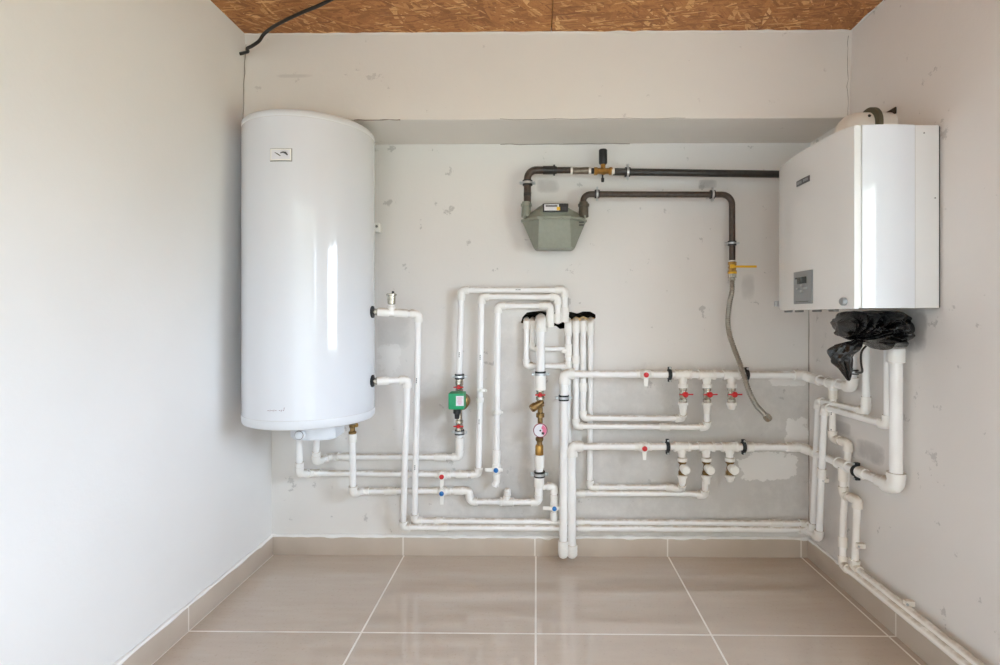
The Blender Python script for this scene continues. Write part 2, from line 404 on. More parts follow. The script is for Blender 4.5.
# ================================================================== SETTING
def quad_grid(bm, rects, f):                              # rects in (u0,v0,u1,v1); f(u,v) gives the point
    vs = {}
    def g(u, v):
        k = (round(u, 5), round(v, 5))
        if k not in vs: vs[k] = bm.verts.new(f(u, v))
        return vs[k]
    for (u0, v0, u1, v1) in rects: bm.faces.new((g(u0, v0), g(u1, v0), g(u1, v1), g(u0, v1)))
bm = BM(); box(bm, ((XL + XR) / 2, REAR / 2, -.05), XR - XL + .6, -REAR + .6, .1); structure(build('floor', bm, M['floor'], smooth=False))
bm = BM(); seam_x = W(552, 20, .4).x
def ceil_boards():
    b = BM(); y0, y1 = REAR - .2, .1
    box(b, ((XL - .3 + seam_x - .0015) / 2, (y0 + y1) / 2, CEIL + .01), seam_x - .0015 - XL + .3, y1 - y0, .02)
    box(b, ((XR + .3 + seam_x + .0015) / 2, (y0 + y1) / 2, CEIL + .0105), XR + .3 - seam_x - .0015, y1 - y0, .021)
    box(b, ((XL + XR) / 2, (y0 + y1) / 2, CEIL + .04), XR - XL + .6, y1 - y0, .03); return b
bm.free(); structure(build('ceiling', ceil_boards(), M['osb'], smooth=False))

# back wall with the broken-out hole for the pipes
hole_px = [(521, 323), (522.5, 317), (527, 312.5), (533, 311.5), (542, 311), (550, 312.5), (558, 312), (566, 312.5), (571, 311.8), (577, 313.5), (583, 311.5), (590, 311.5), (595.5, 314.5),
           (595.5, 318), (593, 320), (594, 324), (589, 325), (580, 324), (572, 326), (566, 328), (560, 329), (556, 326), (549, 325), (544, 324.5), (535, 324), (528, 324)]
bm = BM()
outer = [bm.verts.new(c) for c in ((XL - .2, 0, -.05), (XR + .15, 0, -.05), (XR + .15, 0, CEIL + .05), (XL - .2, 0, CEIL + .05))]
inner = [bm.verts.new(W(x, y)) for x, y in hole_px]
es = [bm.edges.new((l[i], l[(i + 1) % len(l)])) for l in (outer, inner) for i in range(len(l))]
bmesh.ops.triangle_fill(bm, use_beauty=True, use_dissolve=False, edges=es)
# remove any fill inside the hole
for f in list(bm.faces):
    if all(v in inner for v in f.verts):
        c = f.calc_center_median(); x0, x1 = W(522, 318).x, W(596, 318).x
        if x0 < c.x < x1:
            # keep only faces outside the loop: even-odd test
            n = 0
            for i in range(len(inner)):
                a, b = inner[i].co, inner[(i + 1) % len(inner)].co
                if (a.z > c.z) != (b.z > c.z) and c.x < (b.x - a.x) * (c.z - a.z) / (b.z - a.z) + a.x: n += 1
            if n % 2: bm.faces.remove(f)
wallb = structure(build('wall_back', bm, M['wall_back'], smooth=False))
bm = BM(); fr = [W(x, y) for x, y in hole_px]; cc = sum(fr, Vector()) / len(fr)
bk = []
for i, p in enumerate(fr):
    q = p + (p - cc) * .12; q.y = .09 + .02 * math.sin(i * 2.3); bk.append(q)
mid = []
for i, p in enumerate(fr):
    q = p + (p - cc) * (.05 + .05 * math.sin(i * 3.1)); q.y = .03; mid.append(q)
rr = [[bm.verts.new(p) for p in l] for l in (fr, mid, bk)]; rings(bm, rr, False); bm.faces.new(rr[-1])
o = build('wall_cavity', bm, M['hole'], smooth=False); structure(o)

# left wall: plumb below, leaning in a little above one metre
XLT = W(245, 33, .302).x
bm = BM(); ys = [REAR - .2, -2, -1, 0.05]; zs = [-.05, 1.0, 1.5, 2.0, CEIL + .03]
def xl(z): return XL + (XLT - XL) * max(0, (z - 1.0) / (CEIL - 1.0))
quad_grid(bm, [(ys[i], zs[j], ys[i + 1], zs[j + 1]) for i in range(3) for j in range(4)], lambda u, v: (xl(v), u, v))
quad_grid(bm, [(ys[i], zs[j], ys[i + 1], zs[j + 1]) for i in range(3) for j in range(4)], lambda u, v: (XL - .15, u, v))
structure(build('wall_left', bm, M['wall_left']))
# right wall with the window opening
bm = BM()
cells = []
yy = [REAR - .2, WIN_Y0, WIN_Y1, 0.05]; zz = [-.05, WIN_Z0, WIN_Z1, CEIL + .03]
for i in range(3):
    for j in range(3):
        if not (i == 1 and j == 1): cells.append((yy[i], zz[j], yy[i + 1], zz[j + 1]))
quad_grid(bm, cells, lambda u, v: (XR + (.018 if v > 2.0 else 0), u, v)); quad_grid(bm, cells, lambda u, v: (XR + .14, u, v))
c0 = [(WIN_Y0, WIN_Z0), (WIN_Y1, WIN_Z0), (WIN_Y1, WIN_Z1), (WIN_Y0, WIN_Z1)]
for i in range(4):
    (a, b), (c, d) = c0[i], c0[(i + 1) % 4]; bm.faces.new([bm.verts.new(p) for p in ((XR, a, b), (XR, c, d), (XR + .14, c, d), (XR + .14, a, b))])
structure(build('wall_right', bm, M['wall_right'], smooth=False))
# rear wall, with the opening added to let in fill light
bm = BM(); xx = [XL - .2, FILL_OPEN_X0, FILL_OPEN_X1, XR + .2]; zz = [-.05, FILL_OPEN_Z1, CEIL + .03]
cells = [(xx[i], zz[j], xx[i + 1], zz[j + 1]) for i in range(3) for j in range(2) if not (i == 1 and j == 0)]
quad_grid(bm, cells, lambda u, v: (u, REAR, v)); quad_grid(bm, cells, lambda u, v: (u, REAR - .15, v))
structure(build('wall_rear', bm, M['outer'], smooth=False))
portal('window_portal', (XR + .1, (WIN_Y0 + WIN_Y1) / 2, (WIN_Z0 + WIN_Z1) / 2), (0, PI / 2, 0), WIN_Z1 - WIN_Z0, WIN_Y1 - WIN_Y0)
# unseen white room added behind the camera as soft fill, lit through side openings
bm = BM(); y0, y1 = FILL_ROOM_Y, REAR - .15; zt = 2.5; wy0, wy1, wz0, wz1 = -6.4, -4.3, .7, 2.2
cells = [(a, b, c, d) for i, (a, c) in enumerate(((y0, wy0), (wy0, wy1), (wy1, y1))) for j, (b, d) in enumerate(((0, wz0), (wz0, wz1), (wz1, zt))) if not (i == 1 and j == 1)]
for sx in (-1, 1): quad_grid(bm, cells, lambda u, v: (sx * FILL_ROOM_X, u, v))
quad_grid(bm, [(-FILL_ROOM_X, 0, FILL_ROOM_X, zt)], lambda u, v: (u, y0, v))
quad_grid(bm, [(-FILL_ROOM_X, y0, FILL_ROOM_X, y1)], lambda u, v: (u, v, zt))
quad_grid(bm, [(-FILL_ROOM_X, y0, FILL_ROOM_X, y1)], lambda u, v: (u, v, -.002))
quad_grid(bm, [(-FILL_ROOM_X, 0, XL - .2, zt), (XR + .2, 0, FILL_ROOM_X, zt), (XL - .2, CEIL, XR + .2, zt)], lambda u, v: (u, y1, v))
structure(build('fill_room', bm, M['outer'], smooth=False))
for sx in (-1, 1): portal('fill_room_portal', (sx * (FILL_ROOM_X + .02), (wy0 + wy1) / 2, (wz0 + wz1) / 2), (0, sx * PI / 2, 0), wz1 - wz0, wy1 - wy0)
# window frame (white, one mullion)
bm = BM(); fx = XR + .09; hy = (WIN_Y0 + WIN_Y1) / 2; hz = (WIN_Z0 + WIN_Z1) / 2
for y in (WIN_Y0 + .03, WIN_Y1 - .03): box(bm, (fx, y, hz), .05, .06, WIN_Z1 - WIN_Z0, None, .006)
box(bm, (fx, hy, hz), .05, .05, WIN_Z1 - WIN_Z0 - .1, None, .006)
for z in (WIN_Z0 + .03, WIN_Z1 - .03): box(bm, (fx, hy, z), .049, WIN_Y1 - WIN_Y0 - .02, .06, None, .006)
structure(build('window_1', bm, M['white']))
# beam along the top of the back wall
bm = BM()
def bp(x, z, e): return Vector((x, BEAM_Y + e, z))
box(bm, ((XL + XR) / 2, BEAM_Y / 2 + .02, (BEAM_Z + CEIL) / 2 + .01), XR - XL + .3, -BEAM_Y + .04, CEIL - BEAM_Z + .02, None, .004)
structure(build('beam_back', bm, M['beam'], smooth=False))
# baseboards
BH = .082
bm = BM(); box(bm, ((XL + XR) / 2, -.007, BH / 2), XR - XL, .014, BH, None, .002); structure(build('baseboard_back', bm, M['base_x']))
bm = BM(); box(bm, (XL + .007, (REAR - .014) / 2, BH / 2), .014, -REAR - .014, BH, None, .002); structure(build('baseboard_left', bm, M['base_y']))
bm = BM(); box(bm, (XR - .007, (REAR - .014) / 2, BH / 2), .014, -REAR - .014, BH, None, .002); structure(build('baseboard_right', bm, M['base_y']))
# rough plaster / grout bead along the top of the baseboards and down the corners
def bead(name, a, b, r, mat, jit, n=60):
    a, b = Vector(a), Vector(b); pts = []; rad = []
    for i in range(n + 1):
        p = a.lerp(b, i / n); q = noise.noise_vector(p * 23) * jit; pts.append(p + q); rad.append(r * (1 + .7 * noise.noise(p * 17)))
    bm = BM(); sweep(bm, pts, rad, 7); return structure(build(name, bm, mat))
bead('trim_1', (XL, -.006, BH + .001), (XR, -.006, BH + .001), .0085, M['skim'], .003, 160)
bead('trim_2', (XL + .006, REAR, BH + .001), (XL + .006, 0, BH + .001), .007, M['skim'], .002, 120)
bead('trim_3', (XR - .006, REAR, BH + .001), (XR - .006, 0, BH + .001), .0075, M['skim'], .003, 120)
bead('trim_9', (XL, BEAM_Y - .001, CEIL - .001), (XR, BEAM_Y - .001, CEIL - .001), .0045, M['beam'], .004, 160)
bead('trim_10', (XR + .012, BEAM_Y, CEIL - .001), (XR + .012, -2.2, CEIL - .001), .004, M['wall_right'], .004, 100)
# hairline cracks in the corners and under the beam
M['crack'] = plain('dark_hairline_crack', (140, 130, 120), .9)
def crack(name, pts, r=.0012, jit=.004):
    out = []
    for a, b in zip(pts, pts[1:]):
        for i in range(14): p = Vector(a).lerp(Vector(b), i / 14); out.append(p + noise.noise_vector(p * 31) * jit)
    bm = BM(); sweep(bm, out, [r * (1 + .9 * noise.noise(p * 40)) for p in out], 5); return structure(build(name, bm, M['crack']))
crack('trim_4', [(XR - .001, -.001, .10), (XR - .001, -.001, .8), (XR - .001, -.001, BEAM_Z)], .0017, .003)
crack('trim_5', [(xl(1.9) + .004, BEAM_Y - .002, 1.88), (xl(2.2) + .004, BEAM_Y - .002, CEIL - .02)], .0013, .004)
crack('trim_6', [(XR - .002, BEAM_Y - .002, 1.88), (XR - .002, BEAM_Y - .002, CEIL)], .0008, .007)
a = W(500, 121, -BEAM_Y); b = W(700, 121, -BEAM_Y); crack('trim_11', [(a.x, BEAM_Y - .0005, BEAM_Z + .001), (b.x, BEAM_Y - .0005, BEAM_Z + .001)], .0009, .005)
a = W(374, 119, -BEAM_Y); b = W(400, 119, -BEAM_Y); crack('trim_7', [(a.x - .08, BEAM_Y - .001, BEAM_Z), (a.x + .12, BEAM_Y - .001, BEAM_Z)], .002, .003)
a = W(500, 142.5, 0); b = W(640, 142.5, 0); crack('trim_8', [(a.x, -.001, BEAM_Z - .002), (b.x, -.001, BEAM_Z - .002)], .0018, .003)

# ================================================================== WATER HEATER
a1 = ray(241, 270); a2 = ray(375, 270); th1 = math.atan2(a1.x, a1.y); th2 = math.atan2(a2.x, a2.y)
thc = (th1 + th2) / 2; hs = math.sin((th2 - th1) / 2)
D = (2.414 - .012) / (hs + math.cos(thc)); HR = D * hs; HC = Vector((CAM.x + D * math.sin(thc), CAM.y + D * math.cos(thc), 0))
fd = D - HR                                                # nearest distance of the shell
kd = fd * math.cos(thc + YAW)
HT = CAM.z + (PCY - 108.5) * kd / F; HB = CAM.z - (430.5 - PCY) * kd / F
hw = thing('water_heater', 'large white cylindrical storage water heater hung in the left corner', 'water heater', (HC.x, HC.y, HB))
def hp(z): return Vector((HC.x, HC.y, z))
H = HT - HB
bm = BM(); lathe(bm, hp(HB), UP, [(.0372, HR), (H - .0332, HR)], 96); build('tank_shell', bm, M['enamel'], hw)
for z_ in (.0366, H - .0326): bm = BM(); lathe(bm, hp(HB), UP, [(z_ - .0012, HR - .0006), (z_ + .0012, HR - .0006)], 96); build('seam', bm, M['softseam'], hw)
bm = BM(); lathe(bm, hp(HB), UP, [(0, HR * .9), (.001, HR - .012), (.004, HR - .004), (.010, HR - .0005), (.034, HR + .0008), (.036, HR + .0002), (.036, HR * .97)], 96); build('bottom_cover', bm, M['enamel_cap'], hw)
bm = BM(); lathe(bm, hp(HT), -UP, [(0, HR * .8), (.002, HR - .02), (.006, HR - .006), (.013, HR - .0005), (.030, HR + .0008), (.032, HR + .0002), (.032, HR * .97)], 96); build('top_cover', bm, M['enamel_cap'], hw)
def on_heater(px, py, lift=.0):                            # point and outward normal on the shell
    d = ray(px, py); o = CAM - Vector((HC.x, HC.y, 0)); A = d.x ** 2 + d.y ** 2; B = 2 * (o.x * d.x + o.y * d.y); C_ = o.x ** 2 + o.y ** 2 - HR ** 2
    t = (-B - math.sqrt(B * B - 4 * A * C_)) / (2 * A); p = CAM + d * t; n = Vector((p.x - HC.x, p.y - HC.y, 0)).normalized(); return p + n * lift, n
def curved_plate(bm, px0, px1, py0, py1, lift, th=.003, n=10):
    fr, bk = [], []
    for i in range(n + 1):
        px = px0 + (px1 - px0) * i / n
        pt, nn = on_heater(px, (py0 + py1) / 2, lift); z0 = on_heater((px0 + px1) / 2, py1)[0].z; z1 = on_heater((px0 + px1) / 2, py0)[0].z
        for l, off in ((fr, 0), (bk, -th)):
            l.append((Vector((pt.x, pt.y, z0)) + nn * off, Vector((pt.x, pt.y, z1)) + nn * off))
    loop0 = [a for a, b in fr] + [a for a, b in reversed(bk)]; loop1 = [b for a, b in fr] + [b for a, b in reversed(bk)]
    poly_prism(bm, loop0, loop1)
bm = BM(); curved_plate(bm, 270.4, 292.2, 148.4, 161.3, .0015, .003); build('plate_rim', bm, M['seam'], hw)
bm = BM(); curved_plate(bm, 271, 291.5, 149, 160.5, .004, .006); th = build('thermometer', bm, M['white'], hw, label='small rectangular thermometer window')
bm = BM(); curved_plate(bm, 272.2, 290.3, 150.2, 159.3, .0046, .002); build('dial_face', bm, M['paper'], th)
def stroke(bm, pts, r, lift=.005):
    sweep(bm, [on_heater(x, y, lift)[0] for x, y in pts], r, 6)
bm = BM(); stroke(bm, [(281, 153.4), (283.5, 152.6), (286, 153.2), (288, 155.5)], [.0014, .0026, .0042, .0026])
stroke(bm, [(275.5, 152.7), (278, 154.2), (281, 156.2)], [.001, .002, .0016]); build('dial_print', bm, M['ink'], th)
# illegible small lettering near the bottom
bm = BM(); zz = 410.5
for i in range(9):
    x = 268 + i * 1.9
    if i in (5,): continue
    stroke(bm, [(x, zz + .9), (x + .5, zz - .7)] if i % 2 else [(x - .3, zz), (x + .9, zz + .2)], .0008, .0006)
stroke(bm, [(284, 409.6), (284.4, 407.6)], .0008, .0006)
build('maker_lettering', bm, M['inkred'], hw)
# electric cover and its knob underneath
ec = hp(HB) + Vector((.03, -.02, 0))
bm = BM()
p0 = W(288, 434, .33); p1 = W(335, 434, .33)
cx = (p0.x + p1.x) / 2; hw_ = (p1.x - p0.x) / 2; lo = []; hi = []
zb = CAM.z - (441 - PCY) * (2.414 - .34) / F
yc = -.27
outl = [(-hw_, .05), (-hw_, -.045)] + [(-hw_ + 2 * hw_ * i / 8, -.045 - .035 * math.sin(PI * i / 8)) for i in range(1, 8)] + [(hw_, -.045), (hw_, .05)]
poly_prism(bm, [Vector((cx + x * .96, yc + y, zb)) for x, y in outl], [Vector((cx + x, yc + y, HB + .01)) for x, y in outl])
bmesh.ops.bevel(bm, geom=[e for e in bm.edges if min(v.co.z for v in e.verts) < zb + .001 and abs(e.verts[0].co.z - e.verts[1].co.z) < 1e-5], offset=.006, segments=3, affect='EDGES')
build('element_cover', bm, M['enamel_cap'], hw)
kp = W(300.5, 434.5, .345)
bm = BM(); lathe(bm, kp + Vector((0, .02, 0)), Vector((.0, -1, 0)), [(0, .022), (.018, .022), (.03, .02), (.034, .017)], 24); kn = build('thermostat_knob', bm, M['enamel_cap'], hw)
bm = BM(); lathe(bm, kp + Vector((0, -.0135, 0)), Vector((0, -1, 0)), [(0, .0175), (.0008, .0175)], 24, True); build('knob_ring', bm, M['seam'], kn)
bm = BM(); lathe(bm, kp + Vector((0, -.0135, 0)), Vector((0, -1, 0)), [(0, .0155), (.0035, .0155), (.005, .013)], 24, True); build('knob_dial', bm, M['enamel_cap'], kn)
# wall hook seen beside the tank
bm = BM(); c = W(378, 228, .03); box(bm, c, .022, .05, .04, None, .003)
t = thing('mounting_bracket', 'small white wall bracket peeking out beside the water heater', 'bracket', c - Vector((0, 0, .02))); build('bracket_plate', bm, M['white'], t)
bm = BM(); lathe(bm, c + Vector((.002, -.02, .003)), Vector((0, -1, 0)), [(0, .006), (.009, .006), (.012, .004)], 6); build('bolt', bm, M['seam'], t)

# ================================================================== PIPES AT THE HEATER
s = S(.06); rs_ = 2.95 * s; rm = 3.9 * s
O1 = Vector((HC.x + HR, HC.y, 0))
def heater_port(label, px, py, vent):
    d = ray(px, py); t_ = (HC.y - CAM.y) / d.y; c = CAM + d * t_; c.x = HC.x + HR
    t = thing('pipe_union', label, 'pipe union', c)
    bm = BM(); lathe(bm, c - Vector((.012, 0, 0)), Vector((1, 0, 0)), [(0, .023), (.012, .025), (.016, .025), (.018, .02)], 24); build('rubber_gasket', bm, M['rubber'], t)
    bm = BM(); lathe(bm, c + Vector((.004, 0, 0)), Vector((1, 0, 0)), [(0, .010), (.010, .010), (.010, .0155), (.030, .0155), (.030, .012), (.038, .012)], 8); build('union_nut', bm, M['nickel'], t)
    return c
c1 = heater_port('upper nickel union where a white pipe enters the water heater', 375.5, 312, True)
c2 = heater_port('lower nickel union where a white pipe enters the water heater', 372.5, 381, False)
def depthpt(px, py, y): d = ray(px, py); return CAM + d * ((y - CAM.y) / d.y)
pA = depthpt(418.5, 314, HC.y + .03)
t = run('taller of two white pipes rising from the skirting line to the water heater side', [c1 + Vector((.03, 0, 0)), pA, W(414.5, 520.5, .045), W(807, 523.5, .04), R(813, 530.5, .045), R(818.5, 401, .045), R(866, 411.5, .045), R(866, 316, .05)], rs_,
        couplings=[(0, .1, 3.5), (0, .55, 4), (2, .062, 3), (2, .42, 4), (2, .92, 4), (6, .1, 3)], marks=[(1, .3), (1, .72)], name='water_pipe')
# automatic air vent standing on the upper heater pipe
vb = c1.lerp(pA, .42); vb = Vector((vb.x, vb.y, vb.z))
a = depthpt(391.5, 311, HC.y + .01)
t = thing('air_vent', 'small nickel automatic air vent standing on the upper water heater pipe', 'air vent', a)
bm = BM(); lathe(bm, a, UP, [(0, .016), (.016, .016), (.022, .011), (.028, .010)], 16); build('vent_socket', bm, M['fitting'], t)
bm = BM(); lathe(bm, a + UP * .026, UP, [(0, .010), (.004, .0155), (.036, .0165), (.038, .021), (.043, .021), (.046, .016)], 20); build('vent_body', bm, M['nickel'], t)
bm = BM(); lathe(bm, a + UP * .07 + Vector((.006, 0, 0)), UP, [(0, .005), (.008, .0055), (.012, .003)], 12); build('vent_cap', bm, M['black'], t)
pB = depthpt(407.5, 379.5, HC.y + .03)
run('shorter white pipe from the lower heater union down to the lowest skirting line', [c2 + Vector((.03, 0, 0)), pB, W(403, 527, .06), W(806, 529.5, .045), R(819, 538, .062), R(824.5, 407, .062), R(888, 425, .05), R(888, 345, .05)], rs_,
    couplings=[(0, .12, 3.5), (2, .1, 3), (2, .45, 4), (4, .5, 3)], marks=[(1, .35), (1, .78)])
# drops under the heater
run('lowest left white pipe dropping from the element cover, running to the right wide riser', [depthpt(299.5, 438, -.14), depthpt(299.5, 473.5, -.11), W(313, 473, .035), W(478.5, 474.5, .035), W(481.5, 296.5, .045), W(557.8, 297, .045), W(557.8, 321, .04), W(557.8, 318, -.05)], rs_,
    couplings=[(0, .8, 3), (2, .56, 2.6), (2, .9, 4), (3, .42, 1.6), (5, .9, 3)], marks=[(3, .3), (3, .66)])
run('white pipe from under the heater cover to the green pump', [depthpt(316.5, 436, -.16), depthpt(316, 461.5, -.12), W(331, 456.5, .035), W(459.5, 457, .035), W(459.5, 433, .05)], rs_,
    couplings=[(0, .75, 3), (2, .12, 3), (2, .85, 4), (3, .55, 4.5)])
run('outermost white pipe loop from the green pump up into the wall hole', [W(459, 376, .055), W(461.5, 290, .055), W(564.6, 289.8, .055), W(565, 319, .045), W(565, 315, -.05)], rs_,
    couplings=[(0, .93, 3), (1, .95, 3), (2, .85, 5)], marks=[(0, .25), (1, .55)])
run('innermost white pipe loop ending at the blue capped valve', [W(496.5, 460, .045), W(498, 305.7, .045), W(550.2, 305.7, .045), W(550.2, 322, .04), W(550.2, 319, -.05)], rs_,
    couplings=[(0, .02, 5), (0, .31, 1.5), (1, .9, 4), (2, .85, 5)])
tC = run('white pipe from the heater drain valve stepping down along the wall', [depthpt(352.5, 434, -.13), depthpt(353, 493.5, -.10), W(362, 491, .035), W(469, 490.5, .035), W(470, 501.5, .035), W(538.5, 502, .05), W(539, 478, .06)], rs_ * 1.03,
    couplings=[(0, .05, 3), (2, .27, 4), (2, .73, 4), (2, .9, 3), (4, .55, 3), (5, .4, 5)], tees=[(4, .54, UP, .045), (5, .65, Vector((1, 0, 0)), .04)])
# brass drain valve at heater bottom
a = depthpt(352.5, 424, -.14)
t = thing('drain_valve', 'small brass valve between the water heater bottom and a white pipe', 'valve', a - UP * .045)
bm = BM(); lathe(bm, a + UP * .02, -UP, [(0, .008), (.02, .008), (.024, .014), (.034, .014), (.036, .011), (.05, .011), (.052, .016), (.062, .016)], 16); build('valve_body', bm, M['oldbrass'], t)
bm = BM(); lathe(bm, a - UP * .008, Vector((.9, -.3, .2)), [(0, .007), (.018, .007), (.018, .009), (.024, .009)], 10); build('valve_spout', bm, M['brass'], t)
bm = BM(); box(bm, a + Vector((.004, -.016, .004)), .03, .004, .008, None, .001); build('valve_lever', bm, M['nickel'], t)

# white plastic ball valve with a coloured cap and lever
def cap_valve(label, p, axis, r, cap, lever_dir, lever_len, lever_back=.0, group='white capped valves'):
    axis = axis.normalized(); fwd = Vector((0, -1, 0)); t = thing('ball_valve', label, 'valve', p, group)
    bm = BM(); L = r * 5.6
    lathe(bm, p - axis * L / 2, axis, [(0, r * 1.35), (r * .9, r * 1.35), (r, r * 1.18), (r * 1.4, r * 1.45), (r * 2.0, r * 1.62), (L - r * 2.0, r * 1.62), (L - r * 1.4, r * 1.45), (L - r, r * 1.18), (L - r * .9, r * 1.35), (L, r * 1.35)], 20)
    lathe(bm, p, fwd, [(0, r * 1.0), (r * 2.0, r * 1.0)], 16); build('valve_body', bm, M['fitting'], t)
    ld = lever_dir.normalized(); q = p + fwd * r * 2.3; up = fwd
    bm = BM(); lathe(bm, p + fwd * r * 1.9, fwd, [(0, r * 1.05), (r * .1, r * 1.2), (r * .8, r * 1.2), (r * .95, r * 1.05)], 20)
    sdv = ld.cross(fwd).normalized()
    def plate(dr, ln, w0, w1):
        ring = lambda k: [q + fwd * k + dr * 0 + sdv * w0, q + fwd * k + dr * ln + sdv * w1, q + fwd * k + dr * ln - sdv * w1, q + fwd * k - sdv * w0]
        poly_prism(bm, ring(-r * .25), ring(r * .25))
    plate(ld, lever_len, r * .75, r * .5)
    if lever_back: plate(-ld, lever_back, r * .75, r * .5)
    hdl = build('lever', bm, M['white'], t)
    bm = BM(); lathe(bm, p + fwd * r * 2.75, fwd, [(0, r * .85), (r * .3, r * .85), (r * .45, r * .6)], 18); build('cap', bm, cap, hdl)
    return t
RT = Vector((1, 0, 0))
cap_valve('white valve with red cap on the short pipe left of the pump riser foot', W(443, 474.5, .04), RT, rs_ * .95, M['red'], -UP, .052, .02)
cap_valve('white valve with blue cap on the lower pipe under the red capped valve', W(443, 491, .04), RT, rs_ * .95, M['blue'], -UP, .05, .02)
cap_valve('white valve with blue cap at the foot of the innermost pipe loop', W(496.5, 468, .05), UP, rs_ * .95, M['blue'], -RT, .048, .03)
t = run('short white plugged pipe end below the blue capped valve', [W(496.7, 472, .05), W(496.8, 481, .05), W(494.5, 487, .06)], rs_ * .85, caps=(False, False), name='pipe_stub')
cap_valve('white valve with blue cap at the foot of the central boiler riser', W(554.2, 506, .06), UP, rs_ * .9, M['blue'], -RT, .05, .028)
run('short white branch bending down from the central riser to a blue capped valve', [W(540, 486.3, .06), W(554.2, 486, .06), W(554.2, 502, .06)], rs_ * .98, couplings=[(1, .8, 3)], name='pipe_branch')
run('short white capped stub under the rightmost blue capped valve', [W(554.2, 510, .06), W(554.2, 517, .06)], rs_ * .95, caps=(False, True), name='pipe_stub')
tstub = W(507.5, 491, .035); bm = BM(); lathe(bm, tstub - UP * .02, UP, [(0, rs_ * 1.2), (.022, rs_ * 1.2), (.03, rs_ * .9), (.033, rs_ * .4)], 18); build('end_cap', bm, M['fitting'], tC)

# ---- the green circulation pump
pc = W(459, 401, .055)
t = thing('circulation_pump', 'green circulation pump with black plug on the left riser', 'pump', W(459, 433, .055))
bm = BM(); lathe(bm, W(462.5, 400.5, .02), Vector((0, -1, 0)), [(0, .036), (.05, .036), (.056, .03), (.06, .022)], 28); build('pump_housing', bm, M['oldbrass'], t)
bm = BM(); lathe(bm, W(459.5, 376, .055), -UP, [(0, .013), (.012, .013), (.012, .0175), (.04, .0175), (.04, .013), (.055, .013)], 8)
build('union_nut', bm, M['nickel'], t); bm = BM(); lathe(bm, W(459.5, 434, .055), UP, [(0, .013), (.012, .013), (.012, .0175), (.035, .0175), (.035, .013), (.11, .013)], 8); build('union_nut', bm, M['nickel'], t)
bm = BM(); g0 = W(448.7, 393, .14); g1 = W(464.2, 409.3, .14)
box(bm, ((g0.x + g1.x) / 2, -.115, (g0.z + g1.z) / 2), g1.x - g0.x, .075, g0.z - g1.z, None, .005); pb = build('terminal_box', bm, M['green'], t)
l0 = W(456, 396, .153); l1 = W(463.7, 405.8, .153)
bm = BM(); box(bm, ((l0.x + l1.x) / 2, -.1534, (l0.z + l1.z) / 2), l1.x - l0.x, .0016, l0.z - l1.z); lb = build('printed_label', bm, M['paper'], pb)
bm = BM()
for i, wv in enumerate((.7, .5, .6, .4)): box(bm, ((l0.x + l1.x) / 2, -.1546, l0.z + (l1.z - l0.z) * (.2 + .2 * i)), (l1.x - l0.x) * wv, .0006, .0022)
build('label_print', bm, M['pink'], lb)
bm = BM(); lathe(bm, W(457, 409, .12), -UP, [(0, .0165), (.018, .0165), (.022, .011), (.042, .010)], 12); build('cable_plug', bm, M['black'], t)
def red_t_valve(label, p, r, parent_body=True, nut=True, group='red handled valves', body=M['nickel'], h=.05, wing=1.0):
    t = thing('ball_valve', label, 'valve', p - UP * h / 2, group); fwd = Vector((0, -1, 0))
    bm = BM(); lathe(bm, p - UP * h / 2, UP, [(0, r * 1.25), (h * .26, r * 1.25), (h * .28, r * .95), (h * .34, r * 1.05), (h * .5, r * 1.22), (h * .66, r * 1.05), (h * .72, r * .95), (h * .74, r * 1.25), (h, r * 1.25)], 8)
    lathe(bm, p, fwd, [(0, r * .5), (r * 1.6, r * .5)], 12); build('valve_body', bm, body, t)
    q = p + fwd * r * 1.8
    bm = BM(); lathe(bm, q + RT * 0, fwd, [(-r * .3, r * .62), (r * .2, r * .62), (r * .4, r * .4)], 16)
    for sg in (-1, 1): box(bm, q + RT * sg * r * wing, r * 1.1 * wing, r * .35, r * .42, None, r * .08)
    build('handle', bm, M['red'], t); return t
red_t_valve('red handled valve just above the green pump', W(459.3, 386.5, .06), 3.2 * s, h=.045)
red_t_valve('red handled valve just below the green pump', W(459.3, 425.3, .06), 3.2 * s, h=.045)
G = 'metal pipe clamps'
clamp('zinc pipe clamp above the green pump', W(459.5, 376.5, .055), UP, rs_ * 1.25, off=.055)
clamp('zinc pipe clamp below the green pump', W(459.5, 432, .055), UP, rs_ * 1.25, off=.055)

# ---- central riser with brass strainer and gauge
rv = 4.2 * s
run('thick white central pipe coming out of the wall hole above the gauge', [W(541, 317, -.05), W(541, 321, .07), W(540.3, 386, .07)], rv, couplings=[(1, .93, 4)])
clamp('zinc pipe clamp on the thick central pipe below the wall hole', W(540.4, 374.2, .07), UP, rv, off=.07)
red_t_valve('red handled valve above the brass strainer', W(540.2, 394, .07), 3.6 * s, h=.05, wing=.9)
cx_, fy = 539.5, .07
t = thing('pipe_strainer', 'brass angled strainer below the red handle on the central pipe', 'strainer', W(540, 424, fy))
bm = BM(); lathe(bm, W(540.2, 399, fy), -UP, [(0, .015), (.012, .015), (.014, .018), (.03, .018), (.036, .012), (.06, .012), (.063, .019), (.08, .019), (.083, .012), (.115, .0115)], 12); build('strainer_body', bm, M['oldbrass'], t)
e0 = W(541.5, 402, fy + .01); e1 = W(531, 409, fy + .03)
bm = BM(); dd = (e1 - e0); L = dd.length; lathe(bm, e0, dd, [(0, .0145), (L * .55, .0145), (L * .56, .0185), (L * .9, .0185), (L, .015)], 14); build('strainer_cap', bm, M['oldbrass'], t)
t = thing('pressure_gauge', 'small round pressure gauge with pink and white dial on the central pipe', 'gauge', W(540.3, 434.5, .09))
g = W(540.3, 429.3, .085)
